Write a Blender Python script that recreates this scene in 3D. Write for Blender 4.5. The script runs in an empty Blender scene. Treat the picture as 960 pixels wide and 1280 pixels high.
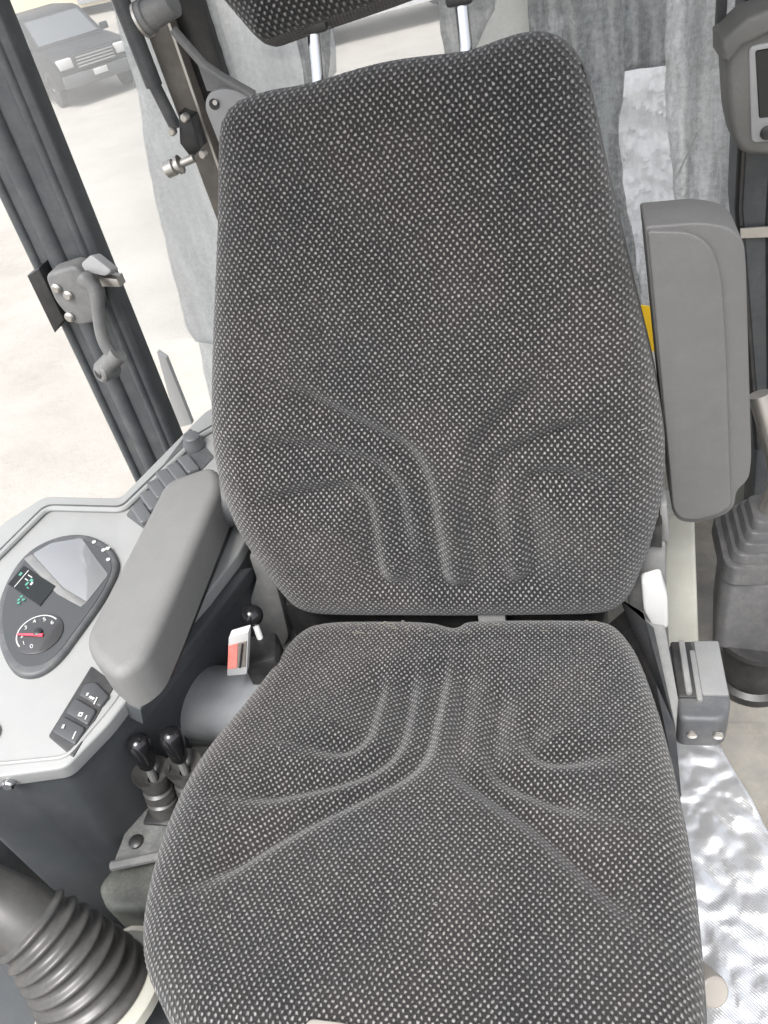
import bpy, bmesh, math, random
import numpy as np
from mathutils import Vector, Matrix, noise as mn
random.seed(7); RNG = np.random.default_rng(7)
S = bpy.context.scene
COL = S.collection

# ------------------------------------------------------------------ camera, sky, sun, exposure
cam = bpy.data.cameras.new('camera'); cam.sensor_fit = 'VERTICAL'; cam.sensor_height = 36.0
cam.lens = 989.397 / 1280 * 36.0; cam.clip_start = 0.02; cam.clip_end = 2000
co = bpy.data.objects.new('camera', cam); COL.objects.link(co); S.camera = co
_yaw, _pit, _rol = 0.318, 0.6892, 0.2429
_f = Vector((-math.sin(_yaw)*math.cos(_pit), math.cos(_yaw)*math.cos(_pit), -math.sin(_pit)))
_r = Vector((math.cos(_yaw), math.sin(_yaw), 0)); _d = _f.cross(_r)
_r2 = _r*math.cos(_rol) + _d*math.sin(_rol); _d2 = -_r*math.sin(_rol) + _d*math.cos(_rol)
co.matrix_world = Matrix(((_r2.x, -_d2.x, -_f.x, 0.16029), (_r2.y, -_d2.y, -_f.y, -0.68207), (_r2.z, -_d2.z, -_f.z, 1.28305), (0, 0, 0, 1)))

SUN_EL, SUN_AZ = 62.0, 258.0          # azimuth: direction the light comes from, degrees ccw from +X
w = bpy.data.worlds.new('World'); S.world = w; w.use_nodes = True
nt = w.node_tree; bg = nt.nodes['Background']; sky = nt.nodes.new('ShaderNodeTexSky')
sky.sky_type = 'NISHITA'; sky.sun_disc = False; sky.sun_elevation = math.radians(SUN_EL)
sky.sun_rotation = math.radians(90 - SUN_AZ); sky.air_density = 1.0; sky.dust_density = 4.0; sky.ozone_density = 1.0
hs = nt.nodes.new('ShaderNodeHueSaturation'); hs.inputs['Saturation'].default_value = 0.30
nt.links.new(sky.outputs[0], hs.inputs['Color']); nt.links.new(hs.outputs[0], bg.inputs['Color'])
bg.inputs['Strength'].default_value = 0.15
sl = bpy.data.lights.new('sun', 'SUN'); sl.energy = 1.5; sl.angle = math.radians(25); sl.color = (1, .985, .96)
so = bpy.data.objects.new('sun', sl); COL.objects.link(so)
_e, _a = math.radians(SUN_EL), math.radians(SUN_AZ)
_sd = Vector((math.cos(_e)*math.cos(_a), math.cos(_e)*math.sin(_a), math.sin(_e)))
so.rotation_euler = _sd.to_track_quat('Z', 'Y').to_euler(); so.location = _sd*6
S.view_settings.view_transform = 'Standard'; S.view_settings.look = 'None'
S.view_settings.gamma = 1; S.view_settings.use_curve_mapping = False
S.view_settings.exposure = 1.45

# ------------------------------------------------------------------ measured points (metres; x right, y back, z up)
K = {
 'con_outline':[(-0.666,-0.095,0.658),(-0.629,0.034,0.665),(-0.59,0.093,0.665),(-0.478,0.101,0.649),(-0.412,0.294,0.659),(-0.339,0.392,0.658),(-0.261,0.225,0.629),(-0.28,0.022,0.612),(-0.362,-0.238,0.598),(-0.389,-0.293,0.597),(-0.456,-0.312,0.605),(-0.53,-0.331,0.614)],
 'con_groove':[(-0.641,-0.117,0.652),(-0.607,-0.014,0.657),(-0.579,0.075,0.662),(-0.469,0.083,0.646),(-0.409,0.238,0.653),(-0.356,0.305,0.651)],
 'con_groove_in':[(-0.531,-0.312,0.616),(-0.463,-0.298,0.607),(-0.392,-0.281,0.598),(-0.367,-0.213,0.601),(-0.352,-0.148,0.606)],
 'bezel':[(-0.428,-0.025,0.629),(-0.439,-0.007,0.633),(-0.453,0.007,0.636),(-0.479,0.021,0.642),(-0.507,0.025,0.646),(-0.537,0.015,0.65),(-0.561,-0.009,0.651),(-0.569,-0.04,0.649),(-0.567,-0.08,0.645),(-0.556,-0.119,0.639),(-0.536,-0.153,0.633),(-0.514,-0.178,0.627),(-0.495,-0.193,0.623),(-0.478,-0.196,0.62),(-0.461,-0.19,0.618),(-0.447,-0.168,0.618),(-0.44,-0.133,0.62),(-0.432,-0.097,0.623),(-0.427,-0.061,0.625)],
 'lcd':[(-0.561,-0.071,0.645),(-0.554,-0.04,0.647),(-0.497,-0.067,0.635),(-0.504,-0.099,0.633)],
 'lens':[(-0.552,-0.019,0.648),(-0.534,0.002,0.648),(-0.496,0.015,0.643),(-0.464,-0.016,0.635),(-0.436,-0.041,0.629),(-0.447,-0.086,0.626),(-0.487,-0.068,0.634)],
 'gauge':[(-0.488,-0.138,0.627),(-0.513,-0.141,0.63)],
 'needle':[(-0.512,-0.144,0.63),(-0.48,-0.141,0.625)],
 'telltale':[(-0.477,0.01,0.64),(-0.459,-0.002,0.636),(-0.446,-0.017,0.633)],
 'rockpanel':[(-0.41,-0.169,0.612),(-0.372,-0.189,0.604),(-0.385,-0.281,0.597),(-0.423,-0.261,0.605)],
 'rock_a':[(-0.408,-0.194,0.609),(-0.395,-0.189,0.608),(-0.37,-0.206,0.602),(-0.376,-0.223,0.602),(-0.409,-0.21,0.608)],
 'rock_b':[(-0.411,-0.212,0.608),(-0.378,-0.225,0.602),(-0.381,-0.246,0.6),(-0.415,-0.233,0.607)],
 'rock_c':[(-0.416,-0.235,0.606),(-0.382,-0.247,0.6),(-0.386,-0.27,0.598),(-0.421,-0.257,0.605)],
 'icon_a':[(-0.39,-0.212,0.605),(-0.397,-0.207,0.606)],
 'icon_b':[(-0.395,-0.233,0.603)],
 'icon_c':[(-0.392,-0.258,0.6),(-0.408,-0.25,0.604)],
 'uppanel':[(-0.421,0.254,0.656),(-0.366,0.195,0.642),(-0.419,0.045,0.635),(-0.456,0.068,0.643)],
 'upknob':[(-0.403,0.215,0.649)],
 'uprock':[(-0.399,0.174,0.645),(-0.41,0.156,0.645),(-0.422,0.142,0.645),(-0.427,0.12,0.644),(-0.43,0.098,0.642),(-0.434,0.073,0.64)],
 'ring':[(-0.477,-0.264,0.613)],
 'armR':[(0.228,0.08,0.965),(0.28,0.08,0.963),(0.305,0.08,0.954),(0.317,0.08,0.94),(0.321,0.08,0.917),(0.35,0.08,0.68),(0.35,0.08,0.65),(0.338,0.08,0.634),(0.338,0.08,0.609),(0.328,0.08,0.596),(0.297,0.08,0.584),(0.276,0.08,0.589),(0.268,0.08,0.605)],
 'armRpad':[(0.23,0.073,0.963),(0.267,0.073,0.958),(0.286,0.073,0.944),(0.298,0.073,0.915),(0.308,0.073,0.845),(0.333,0.073,0.616),(0.321,0.073,0.605),(0.295,0.073,0.596),(0.276,0.073,0.6),(0.268,0.073,0.616)],
 'slotR':[(0.237,0.02,0.632),(0.25,0.02,0.641),(0.251,0.02,0.601),(0.237,0.02,0.604)],
 'foil':[(0.262,0.058,0.125),(0.297,0.073,0.125),(0.349,0.088,0.125),(0.378,0.008,0.125),(0.402,-0.072,0.125),(0.46,-0.254,0.125),(0.435,-0.357,0.125),(0.166,-0.435,0.125),(0.208,-0.034,0.125)],
 'pilRtag':[(0.394,0.49,0.775),(0.433,0.49,0.773),(0.435,0.49,0.757),(0.396,0.49,0.76)],
 'latchtab':[(-0.659,0.37,0.88),(-0.632,0.37,0.89),(-0.632,0.37,0.802),(-0.661,0.37,0.781)],
 'latchscrews':[(-0.606,0.35,0.862),(-0.592,0.35,0.849),(-0.607,0.35,0.814),(-0.518,0.35,0.865)],
 'latchtop':[(-0.547,0.35,0.896),(-0.525,0.35,0.908),(-0.498,0.35,0.88),(-0.511,0.35,0.873),(-0.542,0.35,0.883)],
 'filmL':[(-0.478,0.6,1.24),(-0.487,0.6,1.093),(-0.541,0.6,0.796),(-0.56,0.6,0.646),(-0.554,0.6,0.621),(-0.463,0.6,0.607),(-0.316,0.6,0.932),(-0.169,0.6,1.038),(-0.144,0.6,1.183)],
 'filmL2':[(-0.555,0.62,0.626),(-0.467,0.62,0.617),(-0.532,0.62,0.414),(-0.59,0.62,0.419)],
 'seal':[(-0.627,0.58,0.62),(-0.614,0.58,0.605),(-0.616,0.58,0.449),(-0.652,0.58,0.442)],
 'filmM':[(-0.011,0.6,1.16),(0.069,0.6,1.146),(0.071,0.6,1.081),(0.032,0.6,1.028),(-0.007,0.6,1.034)],
 'sticker':[(0.055,0.62,1.146),(0.151,0.62,1.129),(0.149,0.62,1.075),(0.142,0.62,1.053),(0.125,0.62,1.035),(0.087,0.62,1.015),(0.013,0.62,1.027),(0.04,0.62,1.051),(0.072,0.62,1.08)],
 'filmA':[(0.145,0.6,1.133),(0.242,0.6,1.116),(0.242,0.6,0.975),(0.235,0.6,0.896),(0.241,0.6,0.819),(0.258,0.6,0.728),(0.293,0.6,0.454),(0.131,0.6,0.468)],
 'filmC':[(0.289,0.605,1.107),(0.364,0.605,1.095),(0.396,0.605,0.92),(0.398,0.605,0.843),(0.407,0.605,0.721),(0.485,0.605,0.292),(0.276,0.605,0.307),(0.268,0.605,0.738),(0.326,0.605,0.738),(0.309,0.605,0.844),(0.297,0.605,0.945)],
 'ind':[(-0.24,-0.135,0.626),(-0.212,-0.135,0.636),(-0.24,-0.135,0.556),(-0.267,-0.135,0.552)],
 'wire':[(0.342,0.585,0.885),(0.329,0.585,0.853),(0.315,0.585,0.824)],
}

# ------------------------------------------------------------------ materials
def nd(nt, t, **kw):
    n = nt.nodes.new(t)
    for k, v in kw.items():
        if hasattr(n, k): setattr(n, k, v)
        else: n.inputs[k].default_value = v
    return n
def ln(nt, a, b): nt.links.new(a, b)
def math_n(nt, op, a, b=None):
    n = nt.nodes.new('ShaderNodeMath'); n.operation = op
    for i, v in enumerate((a, b)):
        if v is None: continue
        if isinstance(v, (int, float)): n.inputs[i].default_value = v
        else: nt.links.new(v, n.inputs[i])
    return n.outputs[0]
def mixc(nt, fac, a, b):
    n = nt.nodes.new('ShaderNodeMix'); n.data_type = 'RGBA'
    for s, v in ((0, fac), (6, a), (7, b)):
        if isinstance(v, (int, float)): n.inputs[s].default_value = v
        elif isinstance(v, tuple): n.inputs[s].default_value = (*v[:3], 1)
        else: nt.links.new(v, n.inputs[s])
    return n.outputs[2]
def ramp(nt, src, stops):
    n = nt.nodes.new('ShaderNodeValToRGB'); el = n.color_ramp.elements
    while len(el) < len(stops): el.new(0.5)
    for e, (p, c) in zip(el, stops):
        e.position = p; e.color = (c, c, c, 1) if isinstance(c, (int, float)) else (*c, 1)
    nt.links.new(src, n.inputs[0]); return n.outputs[0]
def noise(nt, vec, scale, detail=4, rough=.6):
    n = nt.nodes.new('ShaderNodeTexNoise'); n.inputs['Scale'].default_value = scale
    n.inputs['Detail'].default_value = detail; n.inputs['Roughness'].default_value = rough
    nt.links.new(vec, n.inputs['Vector']); return n.outputs[0]

def mat(name, base, rough=.5, metal=0., dust=0., dustc=(.42, .39, .34), grain=0., gscale=900., var=.12, vscale=14., wear=0., spec=.5, coat=0.):
    """painted metal / plastic / rubber: colour drift, patchy dust on the surface, grain relief"""
    m = bpy.data.materials.new(name); m.use_nodes = True; t = m.node_tree; p = t.nodes['Principled BSDF']
    tc = t.nodes.new('ShaderNodeTexCoord'); v = tc.outputs['Object']
    n1 = noise(t, v, vscale, 5); lo = tuple(c*(1-var) for c in base); hi = tuple(min(1, c*(1+var)) for c in base)
    c = mixc(t, ramp(t, n1, [(.3, 0.), (.7, 1.)]), lo, hi)
    if dust:
        n2 = noise(t, v, vscale*2.3, 8, .7); n3 = noise(t, v, 260., 3, .7)
        d = math_n(t, 'MULTIPLY', ramp(t, n2, [(.42, 0.), (.72, 1.)]), ramp(t, n3, [(.35, .35), (.65, 1.)]))
        d = math_n(t, 'MULTIPLY', d, dust); c = mixc(t, d, c, dustc)
    ln(t, c, p.inputs['Base Color'])
    r = math_n(t, 'ADD', rough-.08, math_n(t, 'MULTIPLY', noise(t, v, vscale*3, 4), .16)); ln(t, r, p.inputs['Roughness'])
    p.inputs['Metallic'].default_value = metal; p.inputs['Specular IOR Level'].default_value = spec
    p.inputs['Coat Weight'].default_value = coat
    if grain:
        b = t.nodes.new('ShaderNodeBump'); b.inputs['Strength'].default_value = grain; b.inputs['Distance'].default_value = .0006
        ln(t, noise(t, v, gscale, 2), b.inputs['Height']); ln(t, b.outputs[0], p.inputs['Normal'])
    return m

def fabric_mat(name):
    m = bpy.data.materials.new(name); m.use_nodes = True; t = m.node_tree; p = t.nodes['Principled BSDF']
    uv = t.nodes.new('ShaderNodeUVMap'); uv.uv_map = 'UVMap'; U = uv.outputs[0]
    # low frequency pull of the cloth
    n0 = t.nodes.new('ShaderNodeTexNoise'); n0.inputs['Scale'].default_value = 22; n0.inputs['Detail'].default_value = 2; ln(t, U, n0.inputs['Vector'])
    sub = t.nodes.new('ShaderNodeVectorMath'); sub.operation = 'SUBTRACT'; ln(t, n0.outputs['Color'], sub.inputs[0]); sub.inputs[1].default_value = (.5, .5, .5)
    scl = t.nodes.new('ShaderNodeVectorMath'); scl.operation = 'SCALE'; ln(t, sub.outputs[0], scl.inputs[0]); scl.inputs['Scale'].default_value = .005
    n9 = t.nodes.new('ShaderNodeTexNoise'); n9.inputs['Scale'].default_value = 260; n9.inputs['Detail'].default_value = 1; ln(t, U, n9.inputs['Vector'])
    sub9 = t.nodes.new('ShaderNodeVectorMath'); sub9.operation = 'SUBTRACT'; ln(t, n9.outputs['Color'], sub9.inputs[0]); sub9.inputs[1].default_value = (.5, .5, .5)
    scl9 = t.nodes.new('ShaderNodeVectorMath'); scl9.operation = 'SCALE'; ln(t, sub9.outputs[0], scl9.inputs[0]); scl9.inputs['Scale'].default_value = .0026
    add = t.nodes.new('ShaderNodeVectorMath'); add.operation = 'ADD'; ln(t, U, add.inputs[0]); ln(t, scl.outputs[0], add.inputs[1])
    add9 = t.nodes.new('ShaderNodeVectorMath'); add9.operation = 'ADD'; ln(t, add.outputs[0], add9.inputs[0]); ln(t, scl9.outputs[0], add9.inputs[1])
    sp = t.nodes.new('ShaderNodeSeparateXYZ'); ln(t, add9.outputs[0], sp.inputs[0])
    A, B = .0071, .0078
    # cos*cos peaks on a staggered lattice (every A, B and their midpoints)
    cx = math_n(t, 'COSINE', math_n(t, 'MULTIPLY', sp.outputs[0], 2*math.pi/A)); cy = math_n(t, 'COSINE', math_n(t, 'MULTIPLY', sp.outputs[1], 2*math.pi/B))
    f = math_n(t, 'MULTIPLY', cx, cy)
    fine = ramp(t, noise(t, U, 520., 3, .75), [(.34, 0.), (.66, 1.)]); mid = noise(t, U, 300., 2, .6)
    thr = math_n(t, 'ADD', f, math_n(t, 'MULTIPLY', math_n(t, 'SUBTRACT', mid, .5), .6))
    dot = ramp(t, thr, [(.24, 0.), (.98, 1.)])
    dk = mixc(t, fine, (.0040, .0040, .0043), (.0245, .0240, .0246))
    worn = noise(t, U, 7., 4, .6)
    dk = mixc(t, math_n(t, 'MULTIPLY', ramp(t, worn, [(.42, 0.), (.75, 1.)]), .45), dk, (.038, .036, .0345))
    lt = mixc(t, mid, (.105, .104, .102), (.31, .306, .30))
    c = mixc(t, dot, dk, lt)
    grime = noise(t, U, 3.2, 5, .65); c2 = t.nodes.new('ShaderNodeMix'); c2.data_type = 'RGBA'; c2.blend_type = 'MULTIPLY'; c2.inputs[0].default_value = 1
    ln(t, c, c2.inputs[6]); ln(t, mixc(t, ramp(t, grime, [(.35, 0.), (.65, 1.)]), (.84, .86, .88), (1.14, 1.08, 1.03)), c2.inputs[7]); c = c2.outputs[2]
    ln(t, c, p.inputs['Base Color']); p.inputs['Roughness'].default_value = .92; p.inputs['Specular IOR Level'].default_value = .15
    p.inputs['Sheen Weight'].default_value = .2; p.inputs['Sheen Roughness'].default_value = .5
    b = t.nodes.new('ShaderNodeBump'); b.inputs['Strength'].default_value = .55; b.inputs['Distance'].default_value = .0010
    ln(t, math_n(t, 'ADD', f, math_n(t, 'MULTIPLY', fine, .8)), b.inputs['Height']); ln(t, b.outputs[0], p.inputs['Normal'])
    return m

def film_mat(name, col, alpha, streak=30., rough=.5, var=.3):
    """dusty translucent plastic film / glass: part clear, part dust that scatters"""
    m = bpy.data.materials.new(name); m.use_nodes = True; t = m.node_tree; t.nodes.remove(t.nodes['Principled BSDF'])
    out = t.nodes['Material Output']; tc = t.nodes.new('ShaderNodeTexCoord')
    mp = t.nodes.new('ShaderNodeMapping'); mp.inputs['Scale'].default_value = (1, 1, .12); ln(t, tc.outputs['Object'], mp.inputs['Vector'])
    s1 = noise(t, mp.outputs[0], streak, 6, .7); s2 = noise(t, tc.outputs['Object'], 140., 5, .75)
    k = math_n(t, 'ADD', math_n(t, 'MULTIPLY', s1, .6), math_n(t, 'MULTIPLY', s2, .4))
    cc = mixc(t, ramp(t, k, [(.40, 0.), (.60, 1.)]), tuple(c*(1-var) for c in col), tuple(min(1, c*(1+var*.5)) for c in col))
    d = nd(t, 'ShaderNodeBsdfDiffuse'); tr = nd(t, 'ShaderNodeBsdfTranslucent'); ln(t, cc, d.inputs[0]); ln(t, cc, tr.inputs[0])
    a = nd(t, 'ShaderNodeMixShader'); a.inputs[0].default_value = .45; ln(t, d.outputs[0], a.inputs[1]); ln(t, tr.outputs[0], a.inputs[2])
    gl = nd(t, 'ShaderNodeBsdfGlossy'); gl.inputs['Roughness'].default_value = rough*.5; gl.inputs[0].default_value = (.9, .9, .9, 1)
    g = nd(t, 'ShaderNodeMixShader'); g.inputs[0].default_value = .10; ln(t, a.outputs[0], g.inputs[1]); ln(t, gl.outputs[0], g.inputs[2])
    cl = nd(t, 'ShaderNodeBsdfTransparent'); fm = nd(t, 'ShaderNodeMixShader')
    al = math_n(t, 'MULTIPLY', ramp(t, k, [(.3, .75), (.65, 1.)]), alpha); ln(t, al, fm.inputs[0])
    ln(t, cl.outputs[0], fm.inputs[1]); ln(t, g.outputs[0], fm.inputs[2]); ln(t, fm.outputs[0], out.inputs['Surface'])
    return m

def foil_mat(name):
    m = bpy.data.materials.new(name); m.use_nodes = True; t = m.node_tree; p = t.nodes['Principled BSDF']
    tc = t.nodes.new('ShaderNodeTexCoord'); v = tc.outputs['Object']
    c = mixc(t, noise(t, v, 24., 5), (.48, .48, .49), (.74, .74, .745)); ln(t, c, p.inputs['Base Color'])
    p.inputs['Metallic'].default_value = .8; p.inputs['Roughness'].default_value = .30
    wv = t.nodes.new('ShaderNodeTexWave'); wv.inputs['Scale'].default_value = 95; wv.inputs['Distortion'].default_value = 1.2
    mp = t.nodes.new('ShaderNodeMapping'); mp.inputs['Rotation'].default_value = (0, 0, 2.3); ln(t, v, mp.inputs[0]); ln(t, mp.outputs[0], wv.inputs[0])
    b = t.nodes.new('ShaderNodeBump'); b.inputs['Strength'].default_value = .5; b.inputs['Distance'].default_value = .0016
    h = math_n(t, 'ADD', math_n(t, 'MULTIPLY', wv.outputs[1], .35), noise(t, v, 60., 6, .65)); ln(t, h, b.inputs['Height']); ln(t, b.outputs[0], p.inputs['Normal'])
    return m

def sand_mat(name):
    m = bpy.data.materials.new(name); m.use_nodes = True; t = m.node_tree; p = t.nodes['Principled BSDF']
    tc = t.nodes.new('ShaderNodeTexCoord'); v = tc.outputs['Object']
    c = mixc(t, ramp(t, noise(t, v, .9, 9, .65), [(.3, 0.), (.7, 1.)]), (.235, .222, .20), (.32, .303, .275))
    c = mixc(t, ramp(t, noise(t, v, 14., 6, .7), [(.55, 0.), (.75, .5)]), c, (.30, .25, .2))
    ln(t, c, p.inputs['Base Color']); p.inputs['Roughness'].default_value = .95
    b = t.nodes.new('ShaderNodeBump'); b.inputs['Strength'].default_value = .6; b.inputs['Distance'].default_value = .03
    ln(t, noise(t, v, 7., 8, .7), b.inputs['Height']); ln(t, b.outputs[0], p.inputs['Normal'])
    return m

FAB = fabric_mat('dotted_seat_fabric')
ARM = mat('armrest_grey', (.147, .147, .144), .60, grain=.8, gscale=1100, var=.025, dust=.06)
ARM2 = mat('armrest_grey_b', (.096, .095, .094), .60, grain=.8, gscale=1100, var=.025, dust=.06)
DARK = mat('dark_plastic', (.060, .063, .068), .5, grain=.4, dust=.15)
BODY = mat('console_body', (.050, .055, .059), .55, grain=.5, gscale=1100, dust=.04, var=.03)
SILV = mat('console_silver', (.238, .243, .24), .45, var=.03, dust=.10, dustc=(.45, .43, .39))
BLK = mat('black_plastic', (.016, .016, .017), .38, dust=.08)
GLOSSBLK = mat('gloss_black', (.010, .010, .011), .16, var=.02)
RUB = mat('rubber', (.046, .045, .043), .38, dust=.14, dustc=(.28, .26, .23))
RUB3 = mat('boot_rubber', (.064, .064, .067), .42, dust=.15)
RUB2 = mat('rubber_clean', (.034, .034, .036), .42, dust=.10)
PILL = mat('pillar_paint', (.062, .068, .073), .42, dust=.14)
STEEL = mat('steel', (.45, .43, .40), .38, metal=.9, dust=.15)
CHROME = mat('chrome', (.50, .50, .51), .14, metal=1., var=.02)
GREYMET = mat('grey_metal', (.14, .142, .142), .5, dust=.30)
MIDGREY = mat('mid_grey_plastic', (.155, .157, .157), .5, dust=.1)
LTGREY = mat('light_grey_plastic', (.30, .30, .30), .45, dust=.1)
PLATE = mat('dusty_plate', (.075, .078, .076), .5, dust=.5, dustc=(.33, .32, .29))
BEIGE = mat('beige_paint', (.34, .34, .30), .5, dust=.35, dustc=(.40, .36, .29))
FLOOR = mat('floor_mat', (.165, .158, .142), .8, dust=.85, dustc=(.28, .25, .205), var=.3, grain=.8, gscale=400, vscale=9)
WHITE = mat('white_plastic', (.44, .44, .435), .42, var=.03, dust=.06)
CREAM = mat('cream_plastic', (.25, .23, .205), .5, var=.05, dust=.1)
REDW = mat('red_window', (.70, .20, .17), .35, var=.2, vscale=60)
SCREEN = mat('lcd', (.012, .014, .013), .12, var=.02)
FACE = mat('cluster_face', (.050, .053, .056), .42, var=.05)
LENS = mat('glossy_lens', (.16, .165, .17), .07, var=.05, spec=1., coat=1.)
DIAL = mat('dial_face', (.040, .040, .041), .25, var=.05, coat=.6)
MARK = mat('mark_white', (.42, .42, .41), .6, var=.02)
MARKG = mat('mark_green', (.06, .22, .17), .6, var=.02)
NEED = mat('needle_red', (.72, .05, .09), .4, var=.05)
ROCK2 = mat('rocker_dark', (.052, .054, .057), .36, var=.06, grain=.2)
ROCK = mat('rocker_grey', (.095, .098, .102), .36, var=.06, grain=.2)
MON = mat('monitor_grey', (.115, .114, .106), .55, grain=.4, dust=.1)
YEL = mat('yellow_sticker', (.80, .50, .02), .5, var=.05)
BROWN = mat('brown_seal', (.13, .115, .10), .6, dust=.25)
FOIL = foil_mat('silver_foil')

FILM_L = film_mat('film_left', (.78, .80, .80), .66, 26, var=.15)
CRUMP = film_mat('white_wrap', (.93, .94, .94), 1.0, 30, rough=.5, var=.12)
STICK = film_mat('white_sticker', (.90, .90, .86), 1.0, 20, var=.03)
FILM_M = film_mat('film_middle', (.52, .53, .53), .75, 40)
FILM_A = film_mat('film_dark', (.44, .46, .46), .90, 42, var=.5)
COVER = mat('cover_grey', (.19, .20, .21), .40, grain=.3, dust=.15)
FILM_C = film_mat('film_light', (.90, .92, .91), .88, 40, var=.4)
GLASS = film_mat('dusty_window', (.8, .8, .78), .25, 8, var=.1)
GREENG = film_mat('green_glass', (.45, .52, .38), .45, 8, var=.1)
SAND = sand_mat('sand')

# ------------------------------------------------------------------ object helpers
def wloc(o):
    v = Vector((0, 0, 0))
    while o is not None: v += o.location; o = o.parent
    return v
def link(name, me, m, parent=None, loc=None):
    o = bpy.data.objects.new(name, me); COL.objects.link(o)
    if m is not None and not me.materials: me.materials.append(m)
    if parent is not None:
        o.parent = parent; me.transform(Matrix.Translation(-wloc(parent)))
    elif loc is not None:
        o.location = loc; me.transform(Matrix.Translation(-Vector(loc)))
    return o
def obj(name, bm, m, parent=None, loc=None, smooth=35):
    bmesh.ops.remove_doubles(bm, verts=bm.verts, dist=1e-6)
    bmesh.ops.recalc_face_normals(bm, faces=bm.faces)
    me = bpy.data.meshes.new(name); bm.to_mesh(me); bm.free()
    if smooth:
        me.shade_smooth(); me.set_sharp_from_angle(angle=math.radians(smooth))
    return link(name, me, m, parent, loc)
def tag(o, label=None, cat=None, group=None, kind=None):
    if label: o['label'] = label
    if cat: o['category'] = cat
    if group: o['group'] = group
    if kind: o['kind'] = kind
    return o
def thing(name, loc, label, cat, group=None):
    o = bpy.data.objects.new(name, None); o.empty_display_size = .05; COL.objects.link(o); o.location = loc
    return tag(o, label, cat, group)

def frame(n, up=(0, 0, 1)):
    ez = Vector(n).normalized(); ex = Vector(up).cross(ez)
    if ex.length < 1e-4: ex = Vector((1, 0, 0))
    ex.normalize(); ey = ez.cross(ex); return ex, ey, ez
def rounded(pts, r, n=5):
    """2-D polygon with rounded corners; r one radius or a list"""
    out = []; N = len(pts)
    for i in range(N):
        rr = r[i] if isinstance(r, (list, tuple)) else r
        p0, p, p1 = (Vector(pts[(i-1) % N]), Vector(pts[i]), Vector(pts[(i+1) % N]))
        a = (p0-p); b = (p1-p); la, lb = a.length, b.length; t = min(rr, la*.48, lb*.48)
        if t < 1e-5: out.append(p); continue
        A = p + a/la*t; Bv = p + b/lb*t
        for k in range(n+1):
            s = k/n; out.append((1-s)**2*A + 2*s*(1-s)*p + s*s*Bv)
    return out
def prism(bm, pts3, n, depth, bevel=0., seg=3, r=0., rn=5, back=False):
    """solid with the outline pts3 (on a plane with outward normal n), going depth behind it; front (and back) edges rounded"""
    ex, ey, ez = frame(n); o = Vector(pts3[0])
    p2 = [((Vector(p)-o).dot(ex), (Vector(p)-o).dot(ey)) for p in pts3]
    if r: p2 = rounded(p2, r, rn)
    P = [o + ex*p[0] + ey*p[1] for p in p2]
    vs = [bm.verts.new(p) for p in P]; f = bm.faces.new(vs); f.normal_update()
    if f.normal.dot(ez) < 0: f.normal_flip()
    g = bmesh.ops.extrude_face_region(bm, geom=[f]); nv = [e for e in g['geom'] if isinstance(e, bmesh.types.BMVert)]
    nf = [e for e in g['geom'] if isinstance(e, bmesh.types.BMFace)]
    # nf is the copy: keep it as the front, push the original back
    bmesh.ops.translate(bm, verts=vs, vec=-ez*depth)
    if f.is_valid: f.normal_flip()
    if bevel:
        ed = list(nf[0].edges)
        if back and f.is_valid: ed += list(f.edges)
        bmesh.ops.bevel(bm, geom=ed, offset=bevel, segments=seg, profile=.5, affect='EDGES', clamp_overlap=True)
    return bm
def box(bm, c, s, bevel=0., seg=2, rot=None):
    g = bmesh.ops.create_cube(bm, size=1.0); v = g['verts']; M = Matrix.Diagonal((*s, 1))
    R_ = rot if rot is not None else Matrix.Identity(3)
    bmesh.ops.transform(bm, matrix=Matrix.Translation(Vector(c)) @ R_.to_4x4() @ M, verts=v)
    if bevel:
        es = list({e for x in v for e in x.link_edges}); bmesh.ops.bevel(bm, geom=es, offset=bevel, segments=seg, profile=.5, affect='EDGES', clamp_overlap=True)
    return bm
def tube(bm, pts, rad, n=12, caps=True):
    pts = [Vector(p) for p in pts]; N = len(pts); rings = []
    if isinstance(rad, (int, float)): rad = [rad]*N
    ref = None
    for i, p in enumerate(pts):
        d = (pts[min(i+1, N-1)] - pts[max(i-1, 0)]).normalized()
        if ref is None: ref = d.orthogonal().normalized()
        ref = (ref - d*ref.dot(d)).normalized(); b = d.cross(ref)
        rings.append([bm.verts.new(p + (ref*math.cos(2*math.pi*k/n) + b*math.sin(2*math.pi*k/n))*rad[i]) for k in range(n)])
    for a, b in zip(rings, rings[1:]):
        for k in range(n): bm.faces.new((a[k], a[(k+1) % n], b[(k+1) % n], b[k]))
    if caps: bm.faces.new(rings[0][::-1]); bm.faces.new(rings[-1])
    return bm
def lathe(bm, o, axis, prof, n=24, caps=True, squash=None):
    """profile [(distance along axis, radius)...]"""
    ex, ey, ez = frame(axis, (0, 0, 1) if abs(Vector(axis).normalized().z) < .9 else (0, 1, 0)); o = Vector(o); rings = []
    for h, r in prof:
        rings.append([bm.verts.new(o + ez*h + (ex*math.cos(2*math.pi*k/n) + ey*math.sin(2*math.pi*k/n))*max(r, 1e-4)) for k in range(n)])
    for a, b in zip(rings, rings[1:]):
        for k in range(n): bm.faces.new((a[k], a[(k+1) % n], b[(k+1) % n], b[k]))
    if caps: bm.faces.new(rings[0][::-1]); bm.faces.new(rings[-1])
    return bm
def smooth_poly(pts, it=2, closed=True):
    P = [Vector(p) for p in pts]
    for _ in range(it):
        Q = []; N = len(P); rng = range(N if closed else N-1)
        if not closed: Q.append(P[0])
        for i in rng: a, b = P[i], P[(i+1) % N]; Q += [a*.75+b*.25, a*.25+b*.75]
        if not closed: Q.append(P[-1])
        P = Q
    return P
def nb(): return bmesh.new()
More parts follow.
